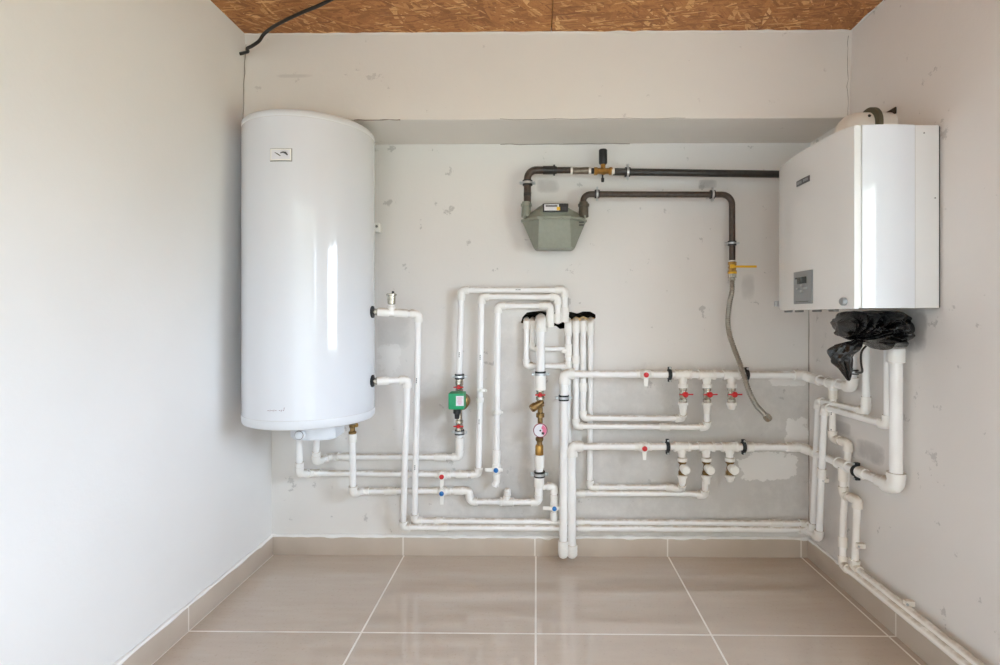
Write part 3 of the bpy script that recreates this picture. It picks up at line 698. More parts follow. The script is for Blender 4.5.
bm = BM(); lathe(bm, g, Vector((0, -1, 0)), [(0, .026), (.018, .031), (.024, .031), (.0245, .028)], 32); build('gauge_case', bm, plain('maroon_gauge_case', (140, 44, 66), .35), t)
bm = BM(); lathe(bm, g + Vector((0, -.0245, 0)), Vector((0, -1, 0)), [(0, .0275), (.0012, .0275)], 32); face = build('gauge_face', bm, M['paper'], t)
bm = BM()
yf = -.0262
def arc_band(bm, c, r0, r1, a0, a1, y, n=14):
    vs = [[bm.verts.new(c + Vector((math.cos(a) * r, y, math.sin(a) * r))) for r in (r0, r1)] for a in [a0 + (a1 - a0) * i / n for i in range(n + 1)]]
    for a, b in zip(vs, vs[1:]): bm.faces.new((a[0], a[1], b[1], b[0]))
    ex = bmesh.ops.extrude_face_region(bm, geom=list(bm.faces)); bmesh.ops.translate(bm, verts=[v for v in ex['geom'] if isinstance(v, bmesh.types.BMVert)], vec=(0, -.0004, 0))
arc_band(bm, g, .010, .0262, -1.0, 1.2, yf); build('red_scale', bm, M['pink'], face)
bm = BM(); lathe(bm, g + Vector((0, yf, 0)), Vector((0, -1, 0)), [(0, .004), (.002, .004)], 12); box(bm, g + Vector((.011, yf - .0005, -.012)), .011, .0014, .010, None, 0); build('gauge_needle', bm, M['ink'], face)
t = thing('check_valve', 'brass check valve and union nut below the pressure gauge', 'valve', W(539.3, 456, .07))
bm = BM(); lathe(bm, W(539.5, 434, .07), -UP, [(0, .0125), (.014, .0125), (.016, .018), (.026, .018), (.034, .0125), (.046, .0125), (.05, .015)], 14); build('valve_body', bm, M['oldbrass'], t)
bm = BM(); lathe(bm, W(539.3, 444.5, .07), -UP, [(0, .0155), (.006, .019), (.04, .019), (.046, .0165), (.052, .0165)], 8); build('union_nut', bm, M['brass'], t)
run('white socket and pipe between the brass nut and the lower bend of the central pipe', [W(539.2, 456.5, .07), W(539.4, 470, .07), W(539, 484, .062), W(538.8, 500, .052)], rv * .9, couplings=[(0, .35, 3.4), (1, .75, 3.4)], name='pipe_socket')
clamp('zinc pipe clamp below the brass check valve', W(539.5, 474, .067), UP, rv * 1.02, off=.067)

# ---- pipes coming out of the wall hole
def into(px, py, off): return [W(px, py, -.05), W(px, py + 3.5, off)]
run('leftmost thin white pipe from the wall hole, turning right low behind the central pipe', into(526.7, 319, .032) + [W(526.2, 365.8, .032), W(566, 366, .032)], rs_ * .92, couplings=[(1, .06, 3)])
run('second thin white pipe from the wall hole, turning right high behind the central pipe', into(532.7, 319, .03) + [W(532.2, 348.8, .03), W(566, 348.8, .03)], rs_ * .86, couplings=[(1, .08, 3)])
G1 = run('first white pipe right of the wall hole centre with two side tees', into(568.3, 320, .032) + [W(568.6, 493.3, .03), W(690, 493.5, .04), W(704.8, 495.5, .055), W(705, 480, .085)], rs_, couplings=[(1, .04, 4), (2, .1, 3)],
         tees=[(1, .16, -RT, .03), (1, .26, -RT, .03)])
run('second white pipe under the foamed end of the wall hole', into(576, 319.5, .032) + [W(575.8, 426, .058), W(706.7, 427.2, .06), W(707, 412, .085)], rs_ * .97, couplings=[(1, .04, 4), (1, .36, 3), (2, .68, 3.4)])
run('third white pipe under the foamed end of the wall hole', into(583.4, 319.5, .032) + [W(583.3, 417.8, .058), W(682.8, 418.5, .06), W(683, 412, .085)], rs_ * .97, couplings=[(1, .04, 4), (1, .68, 3)])
run('rightmost white pipe under the foamed end of the wall hole', into(590.6, 319.5, .028) + [W(589.8, 487, .024), W(668, 487.3, .04), W(682, 489.3, .055), W(682, 480, .085)], rs_ * .97, couplings=[(1, .04, 4), (2, .07, 2.4), (3, .2, 3)])
# foam in the hole
bm = BM(); bmesh.ops.create_icosphere(bm, subdivisions=4, radius=1)
f0 = W(582, 319.6, -.012)
for v in bm.verts:
    n = noise.noise(v.co * 2.3 + Vector((3, 1, 2))) * .5 + noise.noise(v.co * 6) * .25
    v.co = Vector((v.co.x * .052, v.co.y * .03, v.co.z * .0105)) * (1 + n) + f0 + Vector((0, 0, .004 * math.sin(v.co.x * 9)))
tag(build('mounting_foam', bm, M['foam']), 'lump of yellow mounting foam in the wall hole above four pipes', 'foam')

# ---- the two headers with their valves
rh = 3.55 * s; rD = 4.0 * s; rF = 4.5 * s; OH = .085
top_end = [R(811, 376.5, .04), R(838, 385.5, .04)]
hd1 = run('upper thick white header pipe running right from its tall floor riser', [W(563.3, 551, .088), W(564.2, 374, OH), W(803, 375, OH), R(815, 379.3, .042), R(852.3, 387.5, .042), R(852.3, 355, .05)], [rD, rh, rh, rh, rh],
    couplings=[(1, .03, 1.4), (1, .985, 2.5), (0, .03, 2.6)],
    tees=[(1, (x - 564.2) / 238.8, -UP, .048) for x in (683, 707, 731.5)] + [(3, .514, -UP, .045)])
hd2 = run('lower thick white header pipe running right from its short floor riser', [W(572, 553, .088), W(571.8, 446.3, OH), W(800, 447, OH), R(812, 451.5, .042), R(896, 487.5, .042), R(896, 349, .045)], [rD, rh, rh, rh, rF],
    couplings=[(1, .04, 1.4), (1, .78, 2), (1, .96, 2.5), (0, .03, 2.6), (3, .66, 2.6), (3, .86, 2.2)],
    tees=[(1, (x - 571.8) / 228.2, -UP, .045) for x in (682.3, 706.3, 729.8)] + [(3, .433, -UP, .04)])
# floor caps
for pr, px in ((hd1, 563.3), (hd2, 572)):
    p = W(px, 552, .088); bm = BM(); lathe(bm, Vector((p.x, p.y, p.z + .03)), -UP, [(0, rD * 1.35), (.03, rD * 1.35), (.044, rD * 1.2), (.052, rD * .9), (.057, rD * .4)], 20); build('end_cap', bm, M['fitting'], pr)
def red_side(label, px, last):
    p = W(px, 393.6, OH); t = thing('ball_valve', label, 'valve', W(px, 406, OH), 'red handled header valves')
    bm = BM(); lathe(bm, W(px, 384, OH), -UP, [(0, 4.5 * s), (.004, 4.9 * s), (.015, 4.9 * s), (.017, 4.2 * s)], 20); build('upper_collar', bm, M['fitting'], t)
    bm = BM(); lathe(bm, W(px, 387.3, OH), -UP, [(0, 3.9 * s), (.014, 3.9 * s), (.016, 3.0 * s), (.024, 3.5 * s), (.034, 3.9 * s), (.044, 3.5 * s), (.05, 3.0 * s), (.052, 3.9 * s), (.067, 3.9 * s)], 8)
    lathe(bm, p, Vector((.1, -1, 0)), [(0, .008), (.024, .008)], 10); build('valve_body', bm, M['nickel'], t)
    bm = BM()
    if last: lathe(bm, W(px, 402.3, OH), -UP, [(0, 4.4 * s), (.003, 4.9 * s), (.012, 4.9 * s), (.016, 4.0 * s), (.026, 3.6 * s), (.031, 2.8 * s)], 20)
    else: lathe(bm, W(px, 402.3, OH), -UP, [(0, 4.4 * s), (.003, 4.9 * s), (.011, 4.9 * s), (.013, 4.1 * s), (.036, 3.3 * s), (.05, 3.2 * s)], 20)
    build('lower_collar', bm, M['fitting'], t)
    d = Vector((.1, -1, 0)).normalized(); q = p + d * .022; bm = BM()
    lathe(bm, q, d, [(0, .009), (.004, .0125), (.012, .0125), (.016, .008)], 14); sd = Vector((1, .1, 0)).normalized()
    rot = Matrix((sd, d, UP)).transposed()
    box(bm, q + d * .006 + sd * .022, .026, .004, .006, rot, .001); box(bm, q + d * .006 - sd * .018, .018, .004, .006, rot, .001)
    build('handle', bm, M['red'], t)
red_side('left red handled valve under the upper header pipe', 683, False)
red_side('middle red handled valve under the upper header pipe', 707, False)
red_side('right red handled valve under the upper header, its outlet plugged', 731.5, True)
def knob_side(label, px, last):
    p = W(px - .8, 466.5, OH); t = thing('radiator_valve', label, 'valve', W(px, 480, OH), 'white knobbed header valves')
    bm = BM(); lathe(bm, W(px, 457.3, OH), -UP, [(0, 4.0 * s), (.003, 4.8 * s), (.015, 4.8 * s), (.018, 4.1 * s)], 20); build('upper_collar', bm, M['fitting'], t)
    bm = BM(); lathe(bm, W(px, 461.5, OH), -UP, [(0, 3.9 * s), (.008, 3.9 * s), (.010, 2.7 * s), (.020, 2.6 * s), (.03, 3.4 * s), (.04, 3.0 * s), (.044, 3.9 * s), (.058, 3.9 * s)], 8)
    d = Vector((.06, -1, -.02)).normalized(); lathe(bm, p, d, [(0, .011), (.03, .011)], 10); build('valve_body', bm, M['oldbrass'], t)
    bm = BM(); lathe(bm, W(px, 474.5, OH), -UP, [(0, 4.2 * s), (.003, 4.9 * s), (.012, 4.9 * s), (.015, 4.0 * s)] + ([(.026, 3.6 * s), (.031, 2.6 * s)] if last else [(.035, 3.4 * s), (.04, 3.3 * s)]), 20); build('lower_collar', bm, M['fitting'], t)
    bm = BM(); lathe(bm, p + d * .018, d, [(0, .0155), (.004, .0165), (.026, .0195), (.04, .0195), (.044, .0165)], 20); build('knob', bm, M['white'], t)
knob_side('left white knobbed brass valve under the lower header pipe', 682.3, False)
knob_side('middle white knobbed brass valve under the lower header pipe', 706.3, False)
knob_side('right white knobbed brass valve under the lower header, its outlet plugged', 729.8, True)
cap_valve('white valve with red cap on the upper header pipe', W(644.5, 374, OH), RT, rh * .84, M['red'], -UP, .05, .012)
cap_valve('white valve with red cap on the lower header pipe', W(643, 446.6, OH), RT, rh * .84, M['red'], -UP, .05, .012)
clamp('black pipe clamp on the upper header right of its red capped valve', W(669.5, 374.3, OH), RT, rh, off=OH, black=True)
clamp('black pipe clamp on the lower header right of its red capped valve', W(667.5, 446.6, OH), RT, rh, off=OH, black=True)
clamp('black pipe clamp on the upper header partly behind the steel hose', W(746.5, 374.8, OH), RT, rh, off=OH, black=True)
clamp('black pipe clamp on the lower header right of the knobbed valves', W(743.5, 446.9, OH), RT, rh, off=OH, black=True)
clamp('zinc pipe clamp near the top of the tall floor riser', W(563.8, 397.8, .085), UP, rD, off=.085)
wr = Vector((1, 0, 0))
clamp('black pipe clamp on the lower header along the right wall', R(857, 471.3, .042), (R(896, 487.5, .042) - R(812, 451.5, .042)), rh, wall=wr, off=.042, black=True)

# ---- right wall drops
rr_ = rs_
def skirt_end(px, py, off): p = R(px, py, off); return Vector((p.x, -3.3, p.z))
run('pipe branch dropping from the upper header along the right wall down to the skirting', [R(833, 390, .042), R(832.5, 438.5, .042), R(848.5, 443, .022), R(843.2, 520, .03), R(842.8, 565, .055), skirt_end(842.8, 565, .055)], rr_ * .98, couplings=[(0, .08, 3), (3, .5, 3)], marks=[(0, .45), (0, .85)], mat='ppr_right', fit='fit_right', name='water_pipe')
run('pipe branch dropping from the lower header along the right wall down to the skirting', [R(843, 472, .046), R(843.3, 495, .046), R(857.5, 499.5, .04), R(854.5, 567.5, .04), skirt_end(854.5, 567.5, .04)], rr_ * .98, couplings=[(0, .1, 4)], mat='ppr_right', fit='fit_right', name='water_pipe')
for px, py, of in ((824.5, 480, .05), (860.5, 545.5, .035), (909, 603, .03)):
    p = R(px, py, of); t = thing('pipe_clip', {824: 'small cream clip beside the pair of risers near the right corner', 860: 'small cream clip beside the lowest drop on the right wall', 909: 'small cream clip over the two skirting pipes on the right wall'}[int(px)], 'pipe clip', p, 'plastic pipe clips')
    bm = BM(); box(bm, p + Vector((.0, 0, 0)), .03, .018, .018, None, .003); build('clip_saddle', bm, M['fit_right'], t)
    bm = BM(); lathe(bm, p + Vector((-.012, -.009, 0)), Vector((0, -1, 0)), [(0, .004), (.003, .004)], 8); build('screw', bm, M['zinc'], t)
for px, py in ((482, 390), (498, 411.5)):
    p = W(px, py, .045); t = thing('pipe_clip', 'small white clip on the middle pipe loop' if px < 490 else 'small white clip on the innermost pipe loop', 'pipe clip', p, 'plastic pipe clips')
    bm = BM(); lathe(bm, p - UP * .007, UP, [(0, rs_ * 1.1), (.014, rs_ * 1.1)], 16); build('clip_ring', bm, M['white'], t)
    bm = BM()
    for sg in (-1, 1): box(bm, p + RT * sg * rs_ * 1.35 - UP * sg * .003, .01, .014, .01, None, .002)
    build('clip_lug', bm, M['white'], t)
clamp('zinc pipe clamp between the bag and the pipe rising under the boiler', R(853.5, 372, .05), UP, rs_ * 1.0, wall=wr, off=.05)

# big outlet pipe under the boiler (collar on the lower header's riser)
p = R(896, 352, .045); bm = BM(); lathe(bm, p + UP * .012, -UP, [(0, rF * 1.25), (.004, rF * 1.32), (.045, rF * 1.32), (.048, rF * 1.1)], 24); build('tall_coupling', bm, M['fitting'], hd2)

# ================================================================== GAS LINE
og = .075; sg_ = S(og); rg = 3.5 * sg_
def metal_run(label, pts, r, mat, rad, name='gas_pipe', cat='pipe', parent=None, part='tube'):
    t = parent or thing(name, label, cat, min(pts, key=lambda q: q.z)); bm = BM(); sweep(bm, fillet(pts, rad, 10), r, 18); build(part, bm, M[mat], t); return t
gl = metal_run('dark brown gas pipe from the meter inlet bending right to the brass valve', [W(527.3, 208, og), W(527.5, 170, og), W(546, 170.2, og)], rg * 1.05, 'darkpipe', .06)
bm = BM(); lathe(bm, W(543, 170.2, og), RT, [(0, rg * 1.2), (.045, rg * 1.2), (.045, rg * 1.55), (.053, rg * 1.55), (.053, rg * 1.1), (.06, rg * 1.1)], 18); build('coupling', bm, M['blackpipe'], gl)
bm = BM(); lathe(bm, W(554, 170.3, og), RT, [(0, rg * .9), (.08, rg * .9)], 18); build('tube', bm, M['darkpipe'], gl)
bm = BM(); lathe(bm, W(571, 170.8, og), RT, [(0, rg * .97), (.086, rg * .97)], 18); build('threaded_nipple', bm, M['rustysteel'], gl)
for a_, b_ in ((570.5, 572.5), (588.5, 590.5)):
    bm = BM(); lathe(bm, W(a_, 170.9, og), RT, [(0, rg * 1.06), (.009, rg * 1.06)], 18); build('thread_tape', bm, M['tape'], gl)
bm = BM(); lathe(bm, W(527.4, 193, og), -UP, [(0, rg * 1.1), (.014, rg * 1.1), (.014, rg * .95), (.04, rg * .95), (.046, rg * 1.15), (.06, rg * 1.15)], 18); build('coupling', bm, M['blackpipe'], gl)
t = thing('gas_valve', 'brass gas valve with black knob in the upper gas pipe', 'valve', W(603, 183, og))
bm = BM(); lathe(bm, W(591.5, 171, og), RT, [(0, rg * .8), (.012, rg * .8)], 16); build('valve_tape', bm, M['rubber'], t)
bm = BM(); lathe(bm, W(594, 171.2, og), RT, [(0, rg * 1.12), (.014, rg * 1.12), (.018, rg * .85), (.03, rg * .85), (.041, rg * 1.25), (.052, rg * .85), (.064, rg * .85), (.068, rg * 1.12), (.08, rg * 1.12)], 8)
lathe(bm, W(603, 171, og), UP, [(0, rg * .7), (.03, rg * .7)], 12); build('valve_body', bm, M['brass'], t)
bm = BM(); lathe(bm, W(603, 164.5, og), UP, [(0, .014), (.006, .0185), (.062, .0185), (.066, .016)], 14); build('knob', bm, M['black'], t)
bm = BM(); lathe(bm, W(602.6, 174, og), -UP, [(0, .004), (.018, .004), (.018, .007), (.034, .007), (.036, .004)], 10); build('test_nipple', bm, M['black'], t)
bm = BM(); lathe(bm, W(611.5, 171.5, og), RT, [(0, rg * 1.1), (.012, rg * 1.1)], 16); build('thread_tape', bm, M['tape'], t)
gu = metal_run('long black upper gas pipe from the brass valve to the boiler', [W(613, 171.8, og), W(800, 174.5, og)], rg * 1.02, 'blackpipe', .05)
gd = metal_run('long brown lower gas pipe from the meter outlet bending down to a yellow valve', [W(583.3, 209, og), W(583.3, 194.2, og), W(732, 194.6, og), W(732.2, 263, og)], rg * .86, 'darkpipe', .045)
bm = BM(); lathe(bm, W(583.3, 206, og), UP, [(0, rg * 1.1), (.012, rg * 1.1)], 8); build('union_nut', bm, M['meter_d'], gd)
clamp('zinc pipe clamp on the gas pipe above the meter inlet', W(527.5, 183, og), UP, rg * 1.1, off=og)
clamp('zinc pipe clamp on the upper gas pipe beside the brass valve', W(627.5, 172, og), RT, rg * 1.05, off=og)
clamp('zinc pipe clamp on the lower gas pipe near the meter outlet', W(597, 194, og), RT, rg * .95, off=og)
clamp('zinc pipe clamp on the lower gas pipe before its bend down', W(712.3, 194.4, og), RT, rg * .95, off=og)
clamp('zinc pipe clamp on the vertical gas pipe above the yellow valve', W(732, 243.3, og), UP, rg * .92, off=og)
# yellow lever valve
t = thing('gas_valve', 'yellow lever gas valve above the steel hose', 'valve', W(732.3, 280, og))
bm = BM(); lathe(bm, W(732.3, 260.5, og), -UP, [(0, rg * 1.05), (.005, rg * 1.05)], 16); build('thread_tape', bm, M['tape'], t)
bm = BM(); lathe(bm, W(732.3, 262, og), -UP, [(0, rg * 1.15), (.014, rg * 1.15), (.017, rg * .95), (.024, rg * 1.15), (.034, rg * .95), (.038, rg * 1.2), (.052, rg * 1.2)], 8)
lathe(bm, W(732.3, 266.5, og), Vector((0, -1, 0)), [(0, rg * .5), (rg * 1.7, rg * .5)], 10); build('valve_body', bm, M['brass'], t)
bm = BM(); q = W(732.3, 266.3, og + rg * 1.8); q2 = W(757, 266.8, og + rg * 2.2)
box(bm, q, .02, .005, .017, None, .002); m_ = (q + q2) / 2; box(bm, m_, (q2 - q).length, .004, .010, None, .0018); build('lever', bm, M['yellow'], t)
bm = BM(); lathe(bm, W(732.3, 272, og), -UP, [(0, rg * 1.22), (.008, rg * 1.22)], 8); build('yellow_ring', bm, M['yellow'], t)
# flexible hose
hose_px = [(732.2, 277, og), (732, 290, og), (729.5, 304, og + .01), (728, 318, .10), (729, 332, .115), (733.5, 347, .12), (739, 361, .125), (744, 376, .135), (749, 391, .135), (755.5, 404, .13), (762, 411.5, .125), (766.5, 416.5, .12)]
cp = [W(*q) for q in hose_px]
def catmull(P, n=60):
    out = []
    for i in range(len(P) - 1):
        p0, p1, p2, p3 = P[max(i - 1, 0)], P[i], P[i + 1], P[min(i + 2, len(P) - 1)]
        for k in range(n):
            t_ = k / n; out.append(.5 * ((2 * p1) + (p2 - p0) * t_ + (2 * p0 - 5 * p1 + 4 * p2 - p3) * t_ ** 2 + (-p0 + 3 * p1 - 3 * p2 + p3) * t_ ** 3))
    out.append(P[-1]); return out
hs_ = catmull(cp, 26); t = thing('gas_hose', 'loose corrugated stainless steel hose hanging from the yellow gas valve', 'hose', hs_[-1])
bm = BM(); sweep(bm, hs_, [.0105 + .0013 * math.sin(i * PI / 2 + .4) for i in range(len(hs_))], 14); build('hose_tube', bm, M['hose'], t)
bm = BM(); lathe(bm, W(732.3, 273.5, og), -UP, [(0, .017), (.018, .017), (.02, .0125), (.03, .0125)], 8); build('top_nut', bm, M['nickel'], t)
e = hs_[-1]; dd = (hs_[-1] - hs_[-12]).normalized(); bm = BM()
u_, v_ = frame(dd); prof = [(-.012, .011), (.0, .0165), (.018, .0165), (.018, .0115), (.004, .0115), (.004, .0001)]
lathe(bm, e, dd, prof, 8); build('end_nut', bm, M['nickel'], t)

# ---- gas meter
mt = thing('gas_meter', 'grey green gas meter hanging under the two gas pipe ends', 'gas meter', W(554, 249, .11))
def mp(px, py, off): return W(px, py, off)
cxp = 554.6
def mring(yp, wd, wf, o0, o1, of):                          # half width, front half width, back/side/front offsets
    z = W(cxp, yp, of).z; k = S(of); X = W(cxp, yp, of).x
    return [Vector((X - wd * k * .9, -o0, z)), Vector((X - wd * k, -o1, z)), Vector((X - wf * k, -of, z)), Vector((X + wf * k, -of, z)), Vector((X + wd * k, -o1, z)), Vector((X + wd * k * .9, -o0, z))]
bm = BM(); lv = [mring(218, 32.5, 15.5, .012, .085, .16), mring(219.5, 32.5, 15.5, .012, .085, .16), mring(246.5, 21, 16.5, .03, .085, .135), mring(248.5, 19.5, 15.5, .035, .08, .13)]
rings(bm, [[bm.verts.new(p) for p in l] for l in lv]); build('meter_body', bm, M['meter'], mt, angle=20)
bm = BM(); lv = [mring(218.6, 34, 17, .008, .088, .168), mring(216.2, 34, 17, .008, .088, .168)]
rings(bm, [[bm.verts.new(p) for p in l] for l in lv]); fl = build('flange_rim', bm, M['meter'], mt, angle=20)
for px in (524, 544, 563, 585):
    bm = BM(); q = W(px, 219.5, .165 if 540 < px < 570 else .11); lathe(bm, q, UP, [(0, .004), (.018, .004)], 6); build('bolt', bm, M['meter'], fl)
bm = BM(); lv = [mring(216.4, 32, 15.5, .012, .085, .158), mring(209.5, 24, 14.5, .02, .08, .15), mring(204.3, 13, 12.5, .03, .075, .13), mring(203.4, 11, 11, .035, .07, .12)]
rings(bm, [[bm.verts.new(p) for p in l] for l in lv]); build('meter_cover', bm, M['meter'], mt, angle=20)
for px in (526.3, 583.6):
    bm = BM(); lathe(bm, W(px, 217, .085), UP, [(0, .022), (.045, .021), (.047, .025), (.057, .025), (.058, .019), (.066, .019)], 12); build('pipe_port', bm, M['meter'] if px < 550 else M['meter_d'], mt)
q = W(555.5, 207.9, .165); bm = BM(); box(bm, q, .108, .02, .034, None, .003); rg_ = build('register', bm, M['black'], mt, label='black index window with white printed strip')
bm = BM(); box(bm, q + Vector((-.017, -.0105, 0)), .062, .002, .026); pl = build('index_plate', bm, M['paper'], rg_)
bm = BM(); box(bm, q + Vector((-.017, -.0118, .006)), .05, .001, .006); box(bm, q + Vector((.036, -.0108, -.004)), .02, .002, .012); build('index_digits', bm, M['ink'], rg_)
bm = BM(); box(bm, q + Vector((.012, -.0119, -.005)), .014, .0016, .014); build('yellow_sticker', bm, M['yellow'], rg_)
bm = BM(); 
for dz in (0, -.012): box(bm, W(581.5, 219.5, .135) + Vector((0, -.0, dz - .012)), .02, .004, .005)
build('rivet_plate', bm, M['ink'], mt)

# ================================================================== BOILER
dn = R(940, 200, .006); yb = dn.y                          # side face towards the camera
def at_d(px, y): d = ray(px, 300); return (CAM + d * ((y - CAM.y) / d.y)).x
xf = at_d(855, yb); BT = CAM.z + (PCY - 126.2) * (yb - CAM.y) / F; BB = CAM.z - (308.5 - PCY) * (yb - CAM.y) / F
BD = .50
prof = []
for i in range(15):
    f = i / 14; prof.append((xf - .002 - .031 * (1 - (2 * f - 1) ** 2) ** .75, yb + f * BD))
bo = thing('wall_boiler', 'white wall hung gas boiler with bowed front on the right wall', 'boiler', (XR - .12, yb + BD / 2, BB))
xp = at_d(861.5, yb)
bm = BM(); box(bm, ((xp + XR - .008) / 2, yb + BD / 2, (BT + BB) / 2), XR - .008 - xp, BD, BT - BB - .002, None, .003); cs = build('casing', bm, M['boiler_side'], bo)
bm = BM(); loop = prof + [(xp - .0015, yb + BD), (xp - .0015, yb)]
poly_prism(bm, [Vector((x, y, BB - .001)) for x, y in loop], [Vector((x, y, BT)) for x, y in loop])
bmesh.ops.bevel(bm, geom=[e for e in bm.edges if len({round(v.co.z, 4) for v in e.verts}) == 1], offset=.004, segments=2, affect='EDGES')
fp = build('front_panel', bm, M['boiler_front'], bo, angle=16)
bm = BM(); xs2 = at_d(915, yb); box(bm, (xs2, yb - .0001, (BT + BB) / 2), .0016, .002, BT - BB - .004); build('seam', bm, M['softseam'], cs); bm = BM(); box(bm, (xp, yb - .0001, (BT + BB) / 2), .0018, .002, BT - BB - .002); build('seam', bm, M['softseam'], cs)
# side cover panel slightly proud, with a glossy finish
bm = BM(); xa, xb = at_d(862.2, yb), at_d(914.6, yb)
n = 12; lo0 = [Vector((xa + (xb - xa) * i / n, yb - .0012 - .0048 * math.sin(PI * i / n), 0)) for i in range(n + 1)]
loop0 = [p + UP * (BB + .001) for p in lo0] + [Vector((xb, yb + .004, BB + .001)), Vector((xa, yb + .004, BB + .001))]
loop1 = [p + UP * (BT - .001) for p in lo0] + [Vector((xb, yb + .004, BT - .001)), Vector((xa, yb + .004, BT - .001))]
poly_prism(bm, loop0, loop1); build('side_cover', bm, M['enamel'], bo)
for px, py in ((868, 193), (867.5, 203)):
    bm = BM(); q = depthpt(px, py, yb); lathe(bm, q, Vector((0, -1, 0)), [(0, .0025), (.0025, .0025)], 10); build('rivet', bm, M['button'], bo)
for px, py in ((935, 198), (924, 133)):
    bm = BM(); q = depthpt(px, py, yb); lathe(bm, q, Vector((0, -1, 0)), [(0, .0022), (.0015, .0022)], 10); build('rivet', bm, M['seam'], bo)
def front_x(y):
    f = (y - yb) / BD; return xf - .002 - .031 * max(0, 1 - (2 * f - 1) ** 2) ** .75
def on_front(px, py, lift=0):                               # ray against the bowed front
    d = ray(px, py); lo_, hi_ = .5, 3.0; t_ = 1.5
    for _ in range(40):
        p = CAM + d * t_; y = min(max(p.y, yb), yb + BD); t_ = (front_x(y)) / d.x
        t_ = t_
    p = CAM + d * t_; return p - Vector((lift, 0, 0))
def front_plate(bm, px0, px1, py0, py1, lift, th=.004):
    a = on_front(px0, (py0 + py1) / 2); b = on_front(px1, (py0 + py1) / 2); c = on_front((px0 + px1) / 2, py0); d = on_front((px0 + px1) / 2, py1)
    pts = []; n = 6
    for i in range(n + 1):
        y = b.y + (a.y - b.y) * i / n; pts.append((front_x(y) - lift, y))
    lp = pts + [(x + th, y) for x, y in reversed(pts)]
    poly_prism(bm, [Vector((x, y, d.z)) for x, y in lp], [Vector((x, y, c.z)) for x, y in lp]); return a, b, c.z, d.z
bm = BM(); a, b, z1, z0 = front_plate(bm, 795.3, 813, 271, 303.8, .006, .012); cp_ = build('control_panel', bm, M['panel'], bo, label='grey control panel')
ya, yb2 = a.y, b.y; ym = (ya + yb2) / 2; pw = ya - yb2; ph = z1 - z0
def panel_bit(name, parent, fy, fz, wy, wz, mat, lift=.0075, th=.004):
    y = ya - pw * fy; x = front_x(y) - lift; bm = BM(); ang = math.atan2(front_x(y + .01) - front_x(y - .01), .02)
    box(bm, (x + th / 2, y, z1 - ph * fz), th, wy * pw, wz * ph, Matrix.Rotation(-ang, 3, 'Z'), .0008); return build(name, bm, mat, parent)
dsp = panel_bit('display', cp_, .5, .28, .5, .2, M['lcd'], .008)
panel_bit('button', cp_, .5, .44, .14, .06, M['button'], .009); panel_bit('button', cp_, .5, .62, .14, .06, M['button'], .009)
panel_bit('button', cp_, .28, .53, .16, .055, M['button'], .009); panel_bit('button', cp_, .72, .53, .16, .055, M['button'], .009)
panel_bit('indicator', cp_, .16, .2, .1, .05, M['ink'], .0075); panel_bit('printed_line', cp_, .5, .93, .7, .015, M['ink'], .0067)
bm = BM(); a, b, lz1, lz0 = front_plate(bm, 797.2, 809.8, 178.3, 183.9, .003, .006); lp_ = build('maker_plate', bm, plain('dark_grey_badge', (88, 88, 90), .4), bo)
bm = BM()
for i in range(9):
    if i == 4: continue
    y = a.y - (a.y - b.y) * (.12 + .095 * i); box(bm, (front_x(y) - .0034, y, (lz0 + lz1) / 2), .001, (a.y - b.y) * .05, (lz1 - lz0) * (.5 if i % 2 else .42))
build('badge_lettering', bm, M['button'], lp_)
q = on_front(844.5, 301.5); bm = BM(); lathe(bm, q, Vector((-1, -.15, 0)), [(0, .013), (.008, .013), (.012, .010), (.013, .004)], 20); build('lock_knob', bm, M['panel'], bo)
bm = BM(); q = on_front(779.5, 303.5); box(bm, q + Vector((.005, .03, .0)), .02, .012, .022, None, .003); build('hinge', bm, M['zinc'], bo)
for px in (790, 803, 822, 838): bm = BM(); box(bm, (xf + .02 + (px - 790) * .0002, yb + BD * (1 - (px - 785) / 80), BB - .004), .02, .03, .008, None, .002); build('bottom_tab', bm, M['seam'], bo)
# black strip standing in for the shade between casing and wall
bm = BM(); box(bm, (XR - .005, yb + BD / 2 + .002, (BT + BB) / 2), .010, BD - .012, BT - BB - .006); build('gap_shade', bm, M['rubber'], bo)

# flue
fyc = yb + .25; FR = .052; fz = BT + .078; fx0 = at_d(850, fyc)
fl_ = thing('flue_pipe', 'white boiler flue bending from the boiler top into the right wall', 'flue', (fx0, fyc, BT))
bm = BM(); pts = fillet([Vector((fx0, fyc, BT - .002)), Vector((fx0, fyc, fz)), Vector((XR - .08, fyc, fz))], .06, 14); sweep(bm, pts, FR, 32); eb = build('flue_elbow', bm, M['flue'], fl_)
bm = BM(); lathe(bm, Vector((XR - .085, fyc, fz)), RT, [(0, FR * 1.0), (.10, FR * 1.0)], 32); build('flue_tube', bm, M['flue'], fl_)
bm = BM(); lathe(bm, Vector((XR - .076, fyc, fz)), RT, [(0, FR * 1.04), (.003, FR * 1.32), (.018, FR * 1.32), (.022, FR * 1.04)], 36); build('sealing_ring', bm, M['olive'], fl_)
bm = BM(); q = Vector((XR - .092, fyc, fz)) + Vector((0, -FR * .87, FR * .5)); lathe(bm, q, Vector((0, -.87, .5)), [(-.004, .005), (.003, .005)], 10); build('test_port', bm, M['black'], eb)
bm = BM(); box(bm, (XR - .001, fyc - .01, fz + .046), .004, .07, .022); build('wall_gap', bm, M['hole'], fl_)

